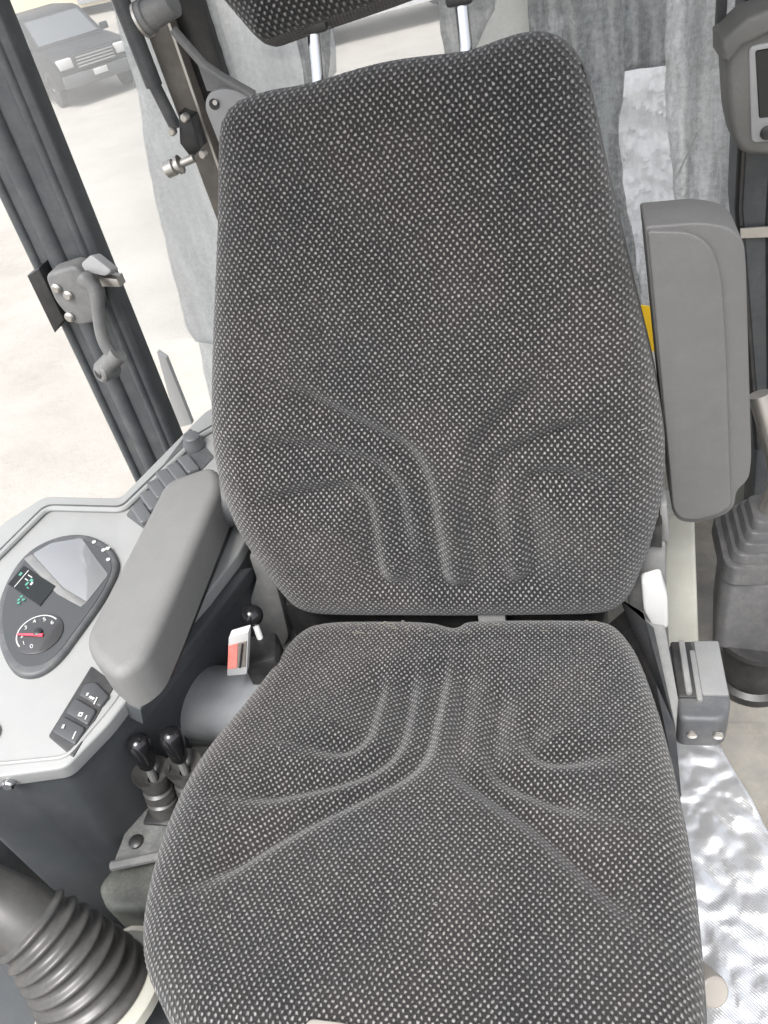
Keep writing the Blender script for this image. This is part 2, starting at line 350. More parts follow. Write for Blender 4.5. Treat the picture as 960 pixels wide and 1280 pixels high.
def text_mesh(name, s, size, o, ex, ey, m, parent, ext=.0003):
    cu = bpy.data.curves.new(name, 'FONT'); cu.body = s; cu.size = size; cu.extrude = ext; cu.align_x = 'CENTER'; cu.align_y = 'CENTER'
    to = bpy.data.objects.new(name+'_src', cu); COL.objects.link(to); dg = bpy.context.evaluated_depsgraph_get()
    me = bpy.data.meshes.new_from_object(to.evaluated_get(dg)); bpy.data.objects.remove(to); bpy.data.curves.remove(cu)
    ex = Vector(ex).normalized(); ez = ex.cross(Vector(ey)).normalized(); ey = ez.cross(ex)
    me.transform(Matrix(((ex.x, ey.x, ez.x, o[0]), (ex.y, ey.y, ez.y, o[1]), (ex.z, ey.z, ez.z, o[2]), (0, 0, 0, 1))))
    me.materials.clear(); return link(name, me, m, parent)
def cpath(pts, r, n=5):
    P = [Vector(p) for p in pts]; out = [P[0]]
    for a, p, b in zip(P, P[1:], P[2:]):
        t0 = min(r, (a-p).length*.45); t1 = min(r, (b-p).length*.45); A = p+(a-p).normalized()*t0; B = p+(b-p).normalized()*t1
        out += [(1-k/n)**2*A+2*k/n*(1-k/n)*p+(k/n)**2*B for k in range(n+1)]
    return out+[P[-1]]
def lift(pts, n, d): return [Vector(p)+Vector(n).normalized()*d for p in pts]
def shrink(pts, s):
    c = sum((Vector(p) for p in pts), Vector())/len(pts); return [c+(Vector(p)-c)*s for p in pts]

# ------------------------------------------------------------------ the outside
bm = nb(); N = 40
for i in range(N+1):
    for j in range(N+1):
        a = (i/N*2-1); b_ = (j/N*2-1); x = math.copysign(abs(a)**2.2, a)*400; y = math.copysign(abs(b_)**2.2, b_)*400
        bm.verts.new((x, y, -1.5 + (0.03*math.sin(x*1.3+y*.7) + .03*math.sin(x*.5-y*1.1) if math.hypot(x, y) < 60 else 0)))
bm.verts.ensure_lookup_table()
for i in range(N):
    for j in range(N):
        q = i*(N+1)+j; bm.faces.new([bm.verts[k] for k in (q, q+N+1, q+N+2, q+1)])
tag(obj('ground', bm, SAND), 'pale sandy ground of the yard around the machine', kind='structure')

def make_car(loc, heading, label, paint, name='parked_car', sc=1.0):
    """x forward, z up in local metres"""
    r = bpy.data.objects.new(name, None); COL.objects.link(r); tag(r, label, 'car', 'cars parked on the sand')
    hd = math.atan2(heading[1], heading[0]); L, Wd = 4.7, 1.9
    GLS = mat('car_glass', (.10, .11, .12), .1, var=.02); TYR = mat('tyre', (.03, .03, .03), .7)
    bm = nb()
    side = [(-2.3, .45), (-2.35, .95), (-2.25, 1.05), (1.0, 1.12), (2.15, 1.0), (2.32, .85), (2.32, .45), (1.9, .34), (-2.0, .34)]
    prism(bm, [(x, -Wd/2, z) for x, z in side], (0, -1, 0), Wd, .05, 2)
    b = obj('body', bm, paint, r)
    bm = nb(); cab = [(-2.15, 1.06), (-1.95, 1.62), (-1.7, 1.72), (-.1, 1.72), (.25, 1.66), (1.05, 1.12)]
    v0 = [bm.verts.new((x, -(.9-(z-1.06)*.22), z)) for x, z in cab]; v1 = [bm.verts.new((x, (.9-(z-1.06)*.22), z)) for x, z in cab]
    bm.faces.new(v0); bm.faces.new(v1[::-1])
    for k in range(len(cab)): bm.faces.new((v0[k], v1[k], v1[(k+1) % len(cab)], v0[(k+1) % len(cab)]))
    obj('roof', bm, paint, r)
    bm = nb(); prism(bm, [(.98, -.76, 1.18), (.98, .76, 1.18), (.30, .68, 1.63), (.30, -.68, 1.63)], (.55, 0, .83), .02); obj('windscreen', bm, GLS, r)
    for s in (-1, 1):
        for x0, x1 in ((-1.75, -1.05), (-.95, -.1), (.0, .72)):
            bm = nb(); top1 = .25 if x1 > .5 else x1
            prism(bm, [(x0, s*.895, 1.16), (x1, s*.895, 1.16), (top1, s*.795, 1.6), (x0+.05, s*.795, 1.6)], (0, s, .22), .02); obj('window', bm, GLS, r)
        bm = nb(); box(bm, (.75, s*1.03, 1.2), (.12, .2, .15), .03); obj('mirror', bm, paint, r)
        bm = nb(); box(bm, (2.27, s*.72, .86), (.14, .36, .2), .03); obj('headlight', bm, MARK, r)
        for x in (-1.45, 1.45):
            bm = nb(); lathe(bm, (x, s*.78, .38), (0, s, 0), [(0, .36), (.0, .38), (.16, .38), (.18, .35), (.18, .25), (.16, .24)], 24); wl = obj('wheel', bm, TYR, r)
            bm = nb(); lathe(bm, (x, s*.78, .38), (0, s, 0), [(.14, .25), (.16, .22), (.15, .06), (.17, .05)], 20); obj('rim', bm, STEEL, wl)
    bm = nb(); box(bm, (2.32, 0, .84), (.08, .98, .28), .02); g = obj('grille', bm, BLK, r)
    for k in range(4):
        bm = nb(); box(bm, (2.365, 0, .75+.06*k), (.03, .92, .03), .005); obj('grille_bar', bm, CHROME, g)
    bm = nb(); box(bm, (2.30, 0, .52), (.2, 1.84, .26), .05); obj('bumper', bm, DARK, r)
    bm = nb(); box(bm, (2.41, 0, .58), (.02, .34, .12), .004); obj('number_plate', bm, MARK, r)
    r.location = loc; r.rotation_euler = (0, 0, hd); r.scale = (sc, sc, sc*1.05)
    return r
CARBLK = mat('car_black', (.022, .024, .028), .5, spec=.12, dust=.08, dustc=(.3, .28, .25)); CARSIL = mat('car_silver', (.50, .51, .52), .3, metal=.3)
front = Vector((-8.5, 15.2, 0)); hd_ = Vector((.73, -.68, 0)).normalized()
make_car(front - hd_*1.9 + Vector((0, 0, -1.5)), hd_, 'dusty black off road car parked on the sand, seen left of the window frame', CARBLK, 'parked_car', .82)
make_car((-3.35, 17.35, -1.5), (-.93, -.36), 'pale silver car parked on the sand, seen below the headrest', CARSIL, 'parked_car')
bl = thing('storage_building', (-20, 33.2, -1.5), 'long pale yellow building standing far behind the parked cars', 'building')
WALLM = mat('pale_wall', (.62, .55, .40), .8, var=.06, vscale=.5); ROOFM = mat('grey_roof', (.3, .3, .31), .6, vscale=.4)
bm = nb(); box(bm, (-20, 33.2, 1.8), (26, 6, 6.0), .02); obj('wall', bm, WALLM, bl)
bm = nb(); prism(bm, [(-33.5, 29.8, 4.8), (-33.5, 36.6, 4.8), (-33.5, 33.2, 6.3)], (-1, 0, 0), 27, 0); obj('roof', bm, ROOFM, bl)
for k in range(5):
    bm = nb(); box(bm, (-31+k*4.6, 30.18, 2.4), (1.5, .1, 1.3), .02); wn = obj('window', bm, WHITE, bl)
    bm = nb(); box(bm, (-31+k*4.6, 30.11, 2.4), (1.3, .04, 1.1)); obj('pane', bm, LENS, wn)
bm = nb(); box(bm, (-15.2, 30.15, .6), (2.6, .12, 3.4), .02); obj('door', bm, ROOFM, bl)

# ------------------------------------------------------------------ cab shell
bm = nb(); box(bm, (-.05, .0, .09), (1.36, 1.46, .02), .004); tag(obj('cab_floor', bm, FLOOR), 'dusty brown cab floor', kind='structure')
bm = nb(); box(bm, (.10, .68, .32), (1.04, .03, .50), .01); tag(obj('cab_wall', bm, BEIGE), 'beige lower rear cab wall behind the seat', kind='structure')
bm = nb(); box(bm, (-.70, .0, .18), (.03, 1.2, .22), .01); tag(obj('cab_wall', bm, PILL), 'dark lower side wall of the cab', kind='structure')

bm = nb(); box(bm, (-.05, .20, 1.78), (1.36, 1.0, .05), .01); tag(obj('cab_ceiling', bm, LTGREY), 'light grey unseen rear part of the cab ceiling, added to block sky light', kind='structure')  # out of view; added to block overhead sky, front left open to light
fr = thing('cab_frame', (-.60, .45, .1), 'dark grey cab pillar with hand latch beside the white console', 'cab pillar')
bm = nb(); prism(bm, [(-.522, .40, 1.75), (-.556, .40, .40), (-.677, .40, .40), (-.652, .40, 1.75)], (0, -1, 0), .035, .010, 3)
pil = obj('pillar', bm, PILL, fr)
bm = nb(); tube(bm, [(-.600, .403, 1.7), (-.623, .403, .42)], .016, 18); tube(bm, [(-.640, .401, 1.7), (-.662, .401, .42)], .008, 14); obj('rubber_seal', bm, PILL, pil)
bm = nb(); tube(bm, [(-.545, .402, 1.7), (-.578, .402, .42)], .008, 14); obj('rubber_seal', bm, PILL, pil)
# latch
bm = nb(); prism(bm, K['latchtab'], (0, -1, 0), .03, .003, 2); obj('striker_tab', bm, BLK, fr)
bm = nb(); prism(bm, [(-.618, .355, .884), (-.560, .355, .893), (-.548, .355, .868), (-.552, .355, .83), (-.570, .355, .798), (-.606, .355, .796), (-.622, .355, .84)], (0, -1, 0), .035, .006, 3, r=.012); lt = obj('latch_housing', bm, GREYMET, fr)
for p in K['latchscrews'][:3]:
    bm = nb(); lathe(bm, (p[0], .357, p[2]), (0, -1, 0), [(0, .008), (.006, .008), (.009, .005)], 16); obj('screw', bm, STEEL, lt)
bm = nb(); prism(bm, K['latchtop'], (0, -1, .3), .022, .004, 2, r=.006); obj('latch_catch', bm, LTGREY, fr)
bm = nb(); pts = [(-.545, .34, .880), (-.528, .332, .862), (-.536, .33, .835), (-.548, .33, .80), (-.551, .328, .775), (-.545, .326, .752)]
pts = [tuple(v) for v in smooth_poly(pts, 2, False)]; tube(bm, pts, [.013]*4+[.010]*(len(pts)-4), 12); lv = obj('latch_lever', bm, GREYMET, fr)
bm = nb(); lathe(bm, (-.574, .311, .733), (.45, .85, -.15), [(0, .013), (.003, .016), (.03, .016), (.034, .013)], 20); tube(bm, [(-.572, .322, .733), (-.535, .328, .757)], [.0155, .015], 16); obj('grip', bm, GREYMET, lv)
bm = nb(); lathe(bm, (-.574, .311, .733), (-.45, -.85, .15), [(-.002, .0075), (.0012, .0075)], 16); obj('grip_hole', bm, BLK, lv)
bm = nb(); prism(bm, [(-.53, .352, .872), (-.50, .352, .866), (-.50, .352, .852), (-.53, .352, .856)], (0, -1, 0), .02, .003, 2); obj('bolt', bm, STEEL, fr)

# rear window frame on the left with its stay hardware
wf = thing('window_frame', (-.40, .54, .55), 'dark window frame bar with stay bracket and bolt left of the backrest', 'window frame')
def bar(p0, p1, wdt, dep, m, name, parent, y, bev=.004):
    a, b = Vector((p0[0], y, p0[1])), Vector((p1[0], y, p1[1])); d = (b-a).normalized(); s = Vector((d.z, 0, -d.x))*wdt/2
    bm = nb(); prism(bm, [a-s, a+s, b+s, b-s], (0, -1, 0), dep, bev, 2); return obj(name, bm, m, parent)
bar((-.372, 1.75), (-.355, .60), .060, .05, BLK, 'frame_bar', wf, .575)
bar((-.430, 1.75), (-.383, .80), .040, .03, BROWN, 'brown_trim', wf, .55)
bar((-.402, 1.75), (-.368, .80), .004, .004, STEEL, 'trim_edge', wf, .547, 0)
bm = nb(); tube(bm, [(-.463, .53, 1.75), (-.425, .53, 1.075)], .0125, 14); tube(bm, [(-.425, .53, 1.08), (-.413, .53, 1.015)], .0095, 12); obj('gas_strut', bm, DARK, wf)
bm = nb(); tube(bm, [(-.350, .485, 1.145), (-.322, .485, 1.098), (-.30, .485, 1.078), (-.262, .485, 1.050)], .0065, 10); obj('stay_rod', bm, GREYMET, wf)
bm = nb(); prism(bm, [(-.338, .50, 1.118), (-.318, .50, 1.088), (-.288, .50, 1.066), (-.284, .50, 1.050), (-.335, .50, 1.062)], (0, -1, 0), .006, .001, 1); obj('gusset', bm, GREYMET, wf)
bm = nb(); prism(bm, [(-.343, .492, 1.045), (-.330, .492, 1.062), (-.306, .492, 1.064), (-.262, .492, 1.050), (-.262, .492, .985), (-.337, .492, .985)], (0, -1, 0), .012, .003, 2, r=.010); hp = obj('hinge_plate', bm, LTGREY, wf)
bm = nb(); lathe(bm, (-.326, .4915, 1.046), (0, -1, 0), [(0, .0075), (.0012, .0075)], 16); obj('plate_hole', bm, BLK, hp)
bm = nb(); lathe(bm, (-.322, .491, 1.049), (0, -1, 0), [(0, .0035), (.006, .0035)], 10); obj('pin', bm, CHROME, hp)
bm = nb(); prism(bm, [(-.383, .488, 1.043), (-.366, .488, 1.034), (-.366, .488, .992), (-.386, .488, .980), (-.396, .488, 1.003)], (0, -1, 0), .03, .003, 2); obj('catch_block', bm, BLK, wf)
for x, z_ in ((-.372, 1.037), (-.362, .985), (-.398, 1.022)):
    bm = nb(); lathe(bm, (x, .487, z_), (0, -1, 0), [(0, .006), (.008, .006), (.010, .004)], 12); obj('screw', bm, STEEL, wf)
bm = nb(); lathe(bm, (-.423, .468, .974), (.97, .1, .2), [(0, .008), (.003, .012), (.016, .012), (.018, .009), (.022, .009), (.022, .0135), (.027, .0135), (.029, .006), (.05, .006)], 18); obj('bolt', bm, STEEL, wf)
bm = nb(); lathe(bm, (-.385, .475, 1.163), (.96, .0, .25), [(0, .014), (.003, .021), (.012, .021), (.014, .0185), (.052, .0185), (.055, .015)], 22); ps = obj('pivot_sleeve', bm, GREYMET, wf)
bm = nb(); lathe(bm, (-.388, .475, 1.162), (.96, .0, .25), [(0, .010), (.003, .0225), (.007, .0225)], 20); obj('end_ring', bm, STEEL, ps)

# panes and films
def sheet(name, pts, m, parent=None, y_amp=.004, th=.0012, r=0., n=(0, -1, 0)):
    bm = nb(); prism(bm, pts, n, th, 0, 1, r=r); return obj(name, bm, m, parent, smooth=0)
def film(name, pts, m, amp=.006, res=.012, parent=None, loc=None, freq=30., seed=0):
    """wavy film over the polygon (points on one y plane)"""
    y = pts[0][1]; P = np.array([(p[0], p[2]) for p in smooth_poly([(q[0], q[1], q[2]) for q in pts], 1) for q in [(p[0], p[1], p[2])]]) if False else np.array([(p[0], p[2]) for p in pts])
    bm = nb(); vs = [bm.verts.new((p[0], y, p[1])) for p in P]; f = bm.faces.new(vs); f.normal_update()
    bmesh.ops.triangulate(bm, faces=[f])
    for _ in range(6):
        es = [e for e in bm.edges if e.calc_length() > res*2.2]
        if not es: break
        bmesh.ops.subdivide_edges(bm, edges=es, cuts=1); bmesh.ops.triangulate(bm, faces=bm.faces)
    for v in bm.verts:
        x, z_ = v.co.x, v.co.z
        v.co.x += .0012*math.sin(z_*55+seed*3)+.0008*math.sin(z_*131+seed)
        v.co.y += amp*(math.sin(x*freq*2+seed+z_*5)+.6*math.sin(x*freq*4.3+z_*9+seed*2)+.4*math.sin(z_*40+x*30+seed))
    o = obj(name, bm, m, parent, loc, smooth=180); md = o.modifiers.new('thick', 'SOLIDIFY'); md.thickness = .0006
    return o
rw = thing('rear_window', (-.05, .64, .6), 'clear rear window pane behind the seat between the cab pillars', 'window')
bm = nb(); box(bm, (-.17, .645, 1.16), (1.30, .004, 1.1)); obj('glass', bm, GLASS, rw)
bm = nb(); box(bm, (.0, .645, .592), (.9, .03, .035), .006); obj('bottom_seal', bm, RUB2, rw)
tag(film('plastic_film', [(-.47, .60, 1.5)]+K['filmL'][1:-1]+[(-.12, .60, 1.5)], FILM_L, .005), 'pale translucent film left of the backrest with rounded lower corner', 'plastic film', 'plastic films hanging at the rear window')
tag(film('plastic_film', K['filmL2'], FILM_L, .004, seed=2), 'short pale film strip low beside the left edge of the backrest', 'plastic film', 'plastic films hanging at the rear window')
tag(sheet('window_seal', K['seal'], WHITE, th=.012), 'short light grey window seal beside the foot of the dark pillar', 'seal')
tag(film('plastic_film', [(-.225, .585, 1.5), (-.152, .585, 1.5), (-.152, .585, 1.147), (-.176, .585, 1.035), (-.215, .585, 1.02)], FILM_M, .008, seed=8, freq=60.), 'grey creased film strip behind the left headrest post', 'plastic film', 'plastic films hanging at the rear window')
tag(film('plastic_film', [(-.011, .60, 1.5), (.075, .60, 1.5)]+K['filmM'][2:], FILM_M, .004, seed=3), 'grey film strip behind the right headrest post', 'plastic film', 'plastic films hanging at the rear window')
tag(film('plastic_film', [(.10, .61, 1.5), (.242, .61, 1.5)]+[(p[0], .61, p[2]) for p in K['filmA'][2:]], FILM_A, .006, seed=4), 'dark streaked film right behind the top right shoulder of the backrest', 'plastic film', 'plastic films hanging at the rear window')
tag(film('plastic_film', [(.228, .62, 1.5), (.297, .62, 1.5), (.300, .62, .969), (.228, .62, .972)], FILM_A, .004, seed=5), 'dark film strip directly above the crumpled white wrap', 'plastic film', 'plastic films hanging at the rear window')
tag(film('plastic_film', [(.289, .605, 1.5), (.50, .605, 1.5)]+[(.50, .605, .29)]+K['filmC'][6:], FILM_C, .006, seed=6), 'light grey streaked film above the raised right armrest', 'plastic film', 'plastic films hanging at the rear window')
tag(sheet('window_sticker', [(.055, .636, 1.30), (.151, .636, 1.30)]+[(p[0], .636, p[2]) for p in K['sticker'][2:]], STICK, th=.001, r=.01), 'plain white rounded sticker on the rear window above the backrest', 'sticker')

# crumpled wrap outside the rear window, on a machine deck
bm = nb(); N = 70
for i in range(N+1):
    for j in range(N+1):
        x = .19+.22*i/N; z_ = .56+.42*j/N
        bm.verts.new((x, .82+(z_-.56)*.55, z_))
bm.verts.ensure_lookup_table()
for i in range(N):
    for j in range(N):
        q = i*(N+1)+j; bm.faces.new([bm.verts[k] for k in (q, q+N+1, q+N+2, q+1)])
for v in bm.verts:
    p = v.co*11; v.co.y += .05*mn.noise(p) + .045*abs(mn.noise(p*2.3)) + .025*abs(mn.noise(p*Vector((6, 6, 4)) if False else p*5.1))
o = obj('wrap_sheet', bm, CRUMP, smooth=50); tag(o, 'crumpled white plastic wrap seen through the window above the raised armrest', 'plastic wrap')
md = o.modifiers.new('thick', 'SOLIDIFY'); md.thickness = .002
bm = nb(); box(bm, (.1, 1.25, .15), (1.3, .6, .7), .03); tag(obj('engine_hood', bm, GREYMET), 'dark engine hood behind the rear window', 'engine hood')
bm = nb(); tube(bm, K['wire'], .0011, 6); tag(obj('wire', bm, WHITE), 'thin pale wire slanting across the light film above the raised armrest', 'wire')

# right pillar, monitor
rp = thing('cab_pillar', (.44, .52, .1), 'dark pillar below the monitor with a small silver tag', 'cab pillar')
bm = nb(); prism(bm, [(.345, .50, 1.75), (.389, .50, .80), (.459, .50, .373), (.475, .50, .10), (.60, .50, .10), (.60, .50, 1.75)], (0, -1, 0), .08, .008, 2); obj('pillar', bm, PILL, rp)
bm = nb(); tube(bm, [(.352, .502, 1.7), (.392, .502, .80), (.462, .502, .373)], .006, 10); obj('rubber_seal', bm, BLK, rp)
bm = nb(); tube(bm, [(.425, .502, 1.0), (.437, .502, .78), (.48, .502, .42)], .009, 12); obj('rubber_seal', bm, RUB2, rp)
bm = nb(); prism(bm, K['pilRtag'], (0, -1, 0), .003, .0006, 1); obj('metal_tag', bm, STEEL, rp)
bm = nb(); prism(bm, [(.326, .45, 1.5), (.345, .45, 1.5), (.3475, .45, 1.036), (.338, .45, 1.027)], (0, -1, 0), .02, .003, 2); tag(obj('seat_belt', bm, RUB2), 'dark strap hanging beside the top corner of the monitor', 'strap')
mo = thing('monitor', (.42, .42, .9), 'beige grey display unit in the top right corner', 'monitor')
bm = nb(); prism(bm, [(.338, .40, 1.040), (.352, .40, 1.052), (.382, .40, 1.060), (.520, .40, 1.062), (.520, .40, .895), (.40, .40, .903), (.372, .40, .908), (.360, .40, .922), (.350, .40, .955)], (0, -1, 0), .055, .012, 4, r=.012); ho = obj('housing', bm, MON, mo)
bm = nb(); prism(bm, [(.333, .385, 1.043), (.359, .385, 1.062), (.384, .385, 1.067), (.52, .385, 1.070), (.52, .385, 1.045), (.384, .385, 1.042), (.356, .385, 1.034), (.343, .385, 1.018), (.335, .385, 1.022)], (0, -1, 0), .07, .006, 3); obj('hood', bm, MON, mo)
bm = nb(); prism(bm, [(.364, .397, 1.030), (.50, .397, 1.034), (.50, .397, .916), (.378, .397, .921)], (0, -1, 0), .010, .004, 2, r=.008); bz = obj('bezel', bm, LTGREY, mo)
bm = nb(); prism(bm, [(.372, .3955, 1.024), (.495, .3955, 1.027), (.495, .3955, .944), (.384, .3955, .950)], (0, -1, 0), .004, .001, 1, r=.003); obj('screen', bm, SCREEN, bz)
bm = nb(); lathe(bm, (.395, .3965, .932), (0, -1, 0), [(0, .008), (.003, .008), (.004, .006)], 18); obj('button', bm, BLK, bz)
tag(sheet('warning_sticker', [(.225, .30, .775), (.2605, .30, .765), (.272, .30, .70), (.235, .30, .70)], YEL, th=.002), 'yellow sticker peeking out between backrest and raised armrest', 'sticker')

# ------------------------------------------------------------------ the seat
seat = thing('operator_seat', (0, -.1, .1), 'grey dotted fabric operator seat with ribbed backrest and headrest', 'seat')
def pad(name, outline, o, ex, ey, ez, bulge, rr, skirt, grooves, m, parent, crown=None, N=150, under=.02, uvs=1.0):
    """upholstered pad: outline (u,v) on the plane o+u*ex+v*ey, domed along ez, side wall skirt deep; grooves [(points, side, depth)]"""
    ol = [Vector((p[0], p[1], 0)) for p in outline]; ol = smooth_poly(ol, 2)
    C = np.array([(p.x, p.y) for p in ol])
    seg = np.r_[0, np.cumsum(np.hypot(*np.diff(np.r_[C, C[:1]], axis=0).T))]; Lt = seg[-1]
    def at(s):
        s = np.mod(s, Lt); Cc = np.r_[C, C[:1]]; return np.c_[np.interp(s, seg, Cc[:, 0]), np.interp(s, seg, Cc[:, 1])]
    u0, v0 = C.min(0); u1, v1 = C.max(0)
    corners = [np.argmin(np.hypot((C[:, 0]-a)/(u1-u0), (C[:, 1]-b)/(v1-v0))) for a, b in ((u0, v0), (u1, v0), (u1, v1), (u0, v1))]
    sc = [seg[c] for c in corners]
    if np.sum((np.roll(C, -1, 0)[:, 0]-C[:, 0])*(np.roll(C, -1, 0)[:, 1]+C[:, 1])) > 0:   # clockwise: reverse
        C = C[::-1]; seg = np.r_[0, np.cumsum(np.hypot(*np.diff(np.r_[C, C[:1]], axis=0).T))]; Lt = seg[-1]
        corners = [np.argmin(np.hypot((C[:, 0]-a)/(u1-u0), (C[:, 1]-b)/(v1-v0))) for a, b in ((u0, v0), (u1, v0), (u1, v1), (u0, v1))]; sc = [seg[c] for c in corners]
    def side(a, b): 
        if b <= a: b += Lt
        return at(np.linspace(a, b, N+1))
    bot = side(sc[0], sc[1]); rgt = side(sc[1], sc[2]); top = side(sc[2], sc[3])[::-1]; lft = side(sc[3], sc[0])[::-1]
    s = np.linspace(0, 1, N+1)
    # pull grid lines towards the rim so the rounding is smooth
    Sx = s[None, :, None]; Ty = s[:, None, None]
    G = (1-Ty)*bot[None] + Ty*top[None] + (1-Sx)*lft[:, None] + Sx*rgt[:, None] - ((1-Sx)*(1-Ty)*bot[0] + Sx*(1-Ty)*bot[-1] + (1-Sx)*Ty*top[0] + Sx*Ty*top[-1])
    P = G.reshape(-1, 2); B = at(np.linspace(0, Lt, 900))
    d = np.full(len(P), 9.)
    for k in range(0, len(P), 4000): d[k:k+4000] = np.sqrt(((P[k:k+4000, None]-B[None])**2).sum(-1)).min(1)
    t = np.clip(d/rr, 0, 1); z = bulge*np.sqrt(np.clip(1-(1-t)**2.2, 0, 1))
    if crown is not None: z = z + crown(P[:, 0], P[:, 1], t)
    for pts, sgn, dep in grooves:
        Q = np.array([(p.x, p.y) for p in smooth_poly([Vector((*p, 0)) for p in pts], 2, False)]); a = Q[:-1]; e = Q[1:]-a; L2 = (e**2).sum(1)
        acc = np.r_[0, np.cumsum(np.sqrt(L2))]; best = np.full(len(P), 9.); sg = np.zeros(len(P)); al = np.zeros(len(P))
        for i in range(len(a)):
            w_ = P-a[i]; tt = np.clip((w_@e[i])/L2[i], 0, 1); r_ = w_-tt[:, None]*e[i]; dd = np.hypot(r_[:, 0], r_[:, 1])
            cr = e[i, 0]*w_[:, 1]-e[i, 1]*w_[:, 0]; k = dd < best; best[k] = dd[k]; sg[k] = np.sign(cr[k]); al[k] = acc[i]+tt[k]*np.sqrt(L2[i])
        fade = np.clip(np.minimum(al, acc[-1]-al)/.05, 0, 1); fade = .25+.75*fade*fade*(3-2*fade)
        low = (sg*sgn) > 0
        prof = np.where(low, np.exp(-(best/.026)**1.4), np.exp(-(best/.0125)**2))
        prof = prof - .05*np.where(low, 0, np.exp(-((best-.014)/.010)**2))
        z = z - dep*prof*fade*t
    nb_ = (N+1)
    W = np.array(o)[None] + P[:, :1]*np.array(ex)[None] + P[:, 1:]*np.array(ey)[None] + z[:, None]*np.array(ez)[None]
    faces = [(j*nb_+i, j*nb_+i+1, (j+1)*nb_+i+1, (j+1)*nb_+i) for j in range(N) for i in range(N)]
    rim = [i for i in range(nb_)] + [j*nb_+N for j in range(1, nb_)] + [N*nb_+i for i in range(N-1, -1, -1)] + [j*nb_ for j in range(N-1, 0, -1)]
    V = [tuple(x) for x in W]; UV = [tuple(x) for x in P]
    R0 = P[rim]; cen = R0.mean(0); tn = np.roll(R0, -1, 0)-np.roll(R0, 1, 0); nn = np.c_[tn[:, 1], -tn[:, 0]]; nn /= np.linalg.norm(nn, axis=1)[:, None]+1e-9
    for _ in range(6): nn = (np.roll(nn, 1, 0)+nn*2+np.roll(nn, -1, 0)); nn /= np.linalg.norm(nn, axis=1)[:, None]+1e-9
    prev = rim; n_ = len(rim)
    steps = [(.25, .003, ), (.6, .004), (.9, .0), (1.0, -.006), (1.0, -under)]
    for q, (fd, outw) in enumerate(steps):
        dd = skirt*fd; base = len(V)
        for k in range(n_):
            p = R0[k]+nn[k]*outw; x = np.array(o)+p[0]*np.array(ex)+p[1]*np.array(ey)-dd*np.array(ez)
            V.append(tuple(x)); UV.append(tuple(R0[k]+nn[k]*(dd+.02)))
        cur = list(range(base, base+n_))
        for k in range(n_): faces.append((prev[k], cur[k], cur[(k+1) % n_], prev[(k+1) % n_]))
        prev = cur
    c0 = len(V); V.append(tuple(np.array(o)+cen[0]*np.array(ex)+cen[1]*np.array(ey)-skirt*np.array(ez))); UV.append(tuple(cen))
    for k in range(n_): faces.append((prev[k], c0, prev[(k+1) % n_]))
    me = bpy.data.meshes.new(name); me.from_pydata(V, [], faces); uvl = me.uv_layers.new(name='UVMap')
    vi = np.empty(len(me.loops), dtype=np.int32); me.loops.foreach_get('vertex_index', vi); uvl.data.foreach_set('uv', (np.array(UV, dtype=np.float32)*uvs)[vi].ravel())
    me.shade_smooth(); bm = nb(); bm.from_mesh(me); bmesh.ops.recalc_face_normals(bm, faces=bm.faces); bm.to_mesh(me); bm.free()
    return link(name, me, m, parent)
b_ = .284; UB = (0, math.sin(b_), math.cos(b_)); NBK = (0, -math.cos(b_), math.sin(b_))
back_ol = [(-.196, .572), (-.188, .597), (-.169, .614), (-.136, .618), (-.106, .617), (-.076, .619), (-.042, .623), (-.01, .625), (.022, .624), (.053, .622), (.076, .622), (.099, .626), (.121, .629), (.143, .627), (.161, .617), (.173, .601), (.180, .582), (.186, .554), (.194, .511), (.205, .461), (.216, .41), (.227, .36), (.239, .309), (.248, .255), (.253, .208), (.252, .169), (.247, .13), (.237, .088), (.226, .056), (.215, .023), (.196, .004), (.169, -.001), (.111, -.002), (.029, -.003), (-.076, -.002), (-.165, -.001), (-.196, .003), (-.219, .015), (-.239, .050), (-.263, .103), (-.276, .144), (-.282, .196), (-.281, .239), (-.274, .281), (-.262, .331), (-.244, .396), (-.226, .458), (-.210, .515)]
gb = [([(-.169, .319), (-.141, .303), (-.109, .283), (-.071, .259), (-.033, .239), (-.019, .213), (-.013, .185), (-.012, .147), (-.010, .107), (-.011, .074), (-.006, .055), (.006, .048), (.022, .050), (.033, .066), (.036, .105), (.037, .147), (.038, .178), (.042, .207), (.054, .236), (.078, .262), (.106, .287), (.136, .311)], -1, .018),
      ([(-.213, .252), (-.183, .249), (-.14, .242), (-.10, .228), (-.069, .216), (-.051, .193), (-.049, .161), (-.048, .122), (-.044, .083)], -1, .016),
      ([(-.043, .085), (-.046, .063), (-.069, .053), (-.087, .064), (-.090, .088), (-.088, .123), (-.088, .159), (-.091, .179), (-.106, .191), (-.14, .190), (-.179, .186), (-.215, .182)], 1, .016),
      ([(.187, .258), (.152, .248), (.116, .235), (.082, .221), (.07, .205), (.062, .178), (.061, .143), (.064, .10), (.066, .075)], 1, .021),
      ([(.066, .077), (.074, .056), (.09, .053), (.104, .066), (.106, .099), (.102, .135), (.10, .163), (.103, .187), (.114, .194), (.138, .195), (.167, .19), (.19, .186)], -1, .021)]
def crown_b(u, v, t):
    return .012*np.exp(-((v-.17)/.10)**2)*t + .010*t*np.clip((np.abs(u+.012)-.12)/.14, 0, 1)**1.5*np.exp(-((v-.28)/.2)**2)
back = pad('backrest', back_ol, (0, 0, .52), (1, 0, 0), UB, NBK, .040, .050, .075, gb, FAB, seat, crown_b)
g_ = .097; UC = (0, -math.cos(g_), math.sin(g_)); NC = (0, math.sin(g_), math.cos(g_))
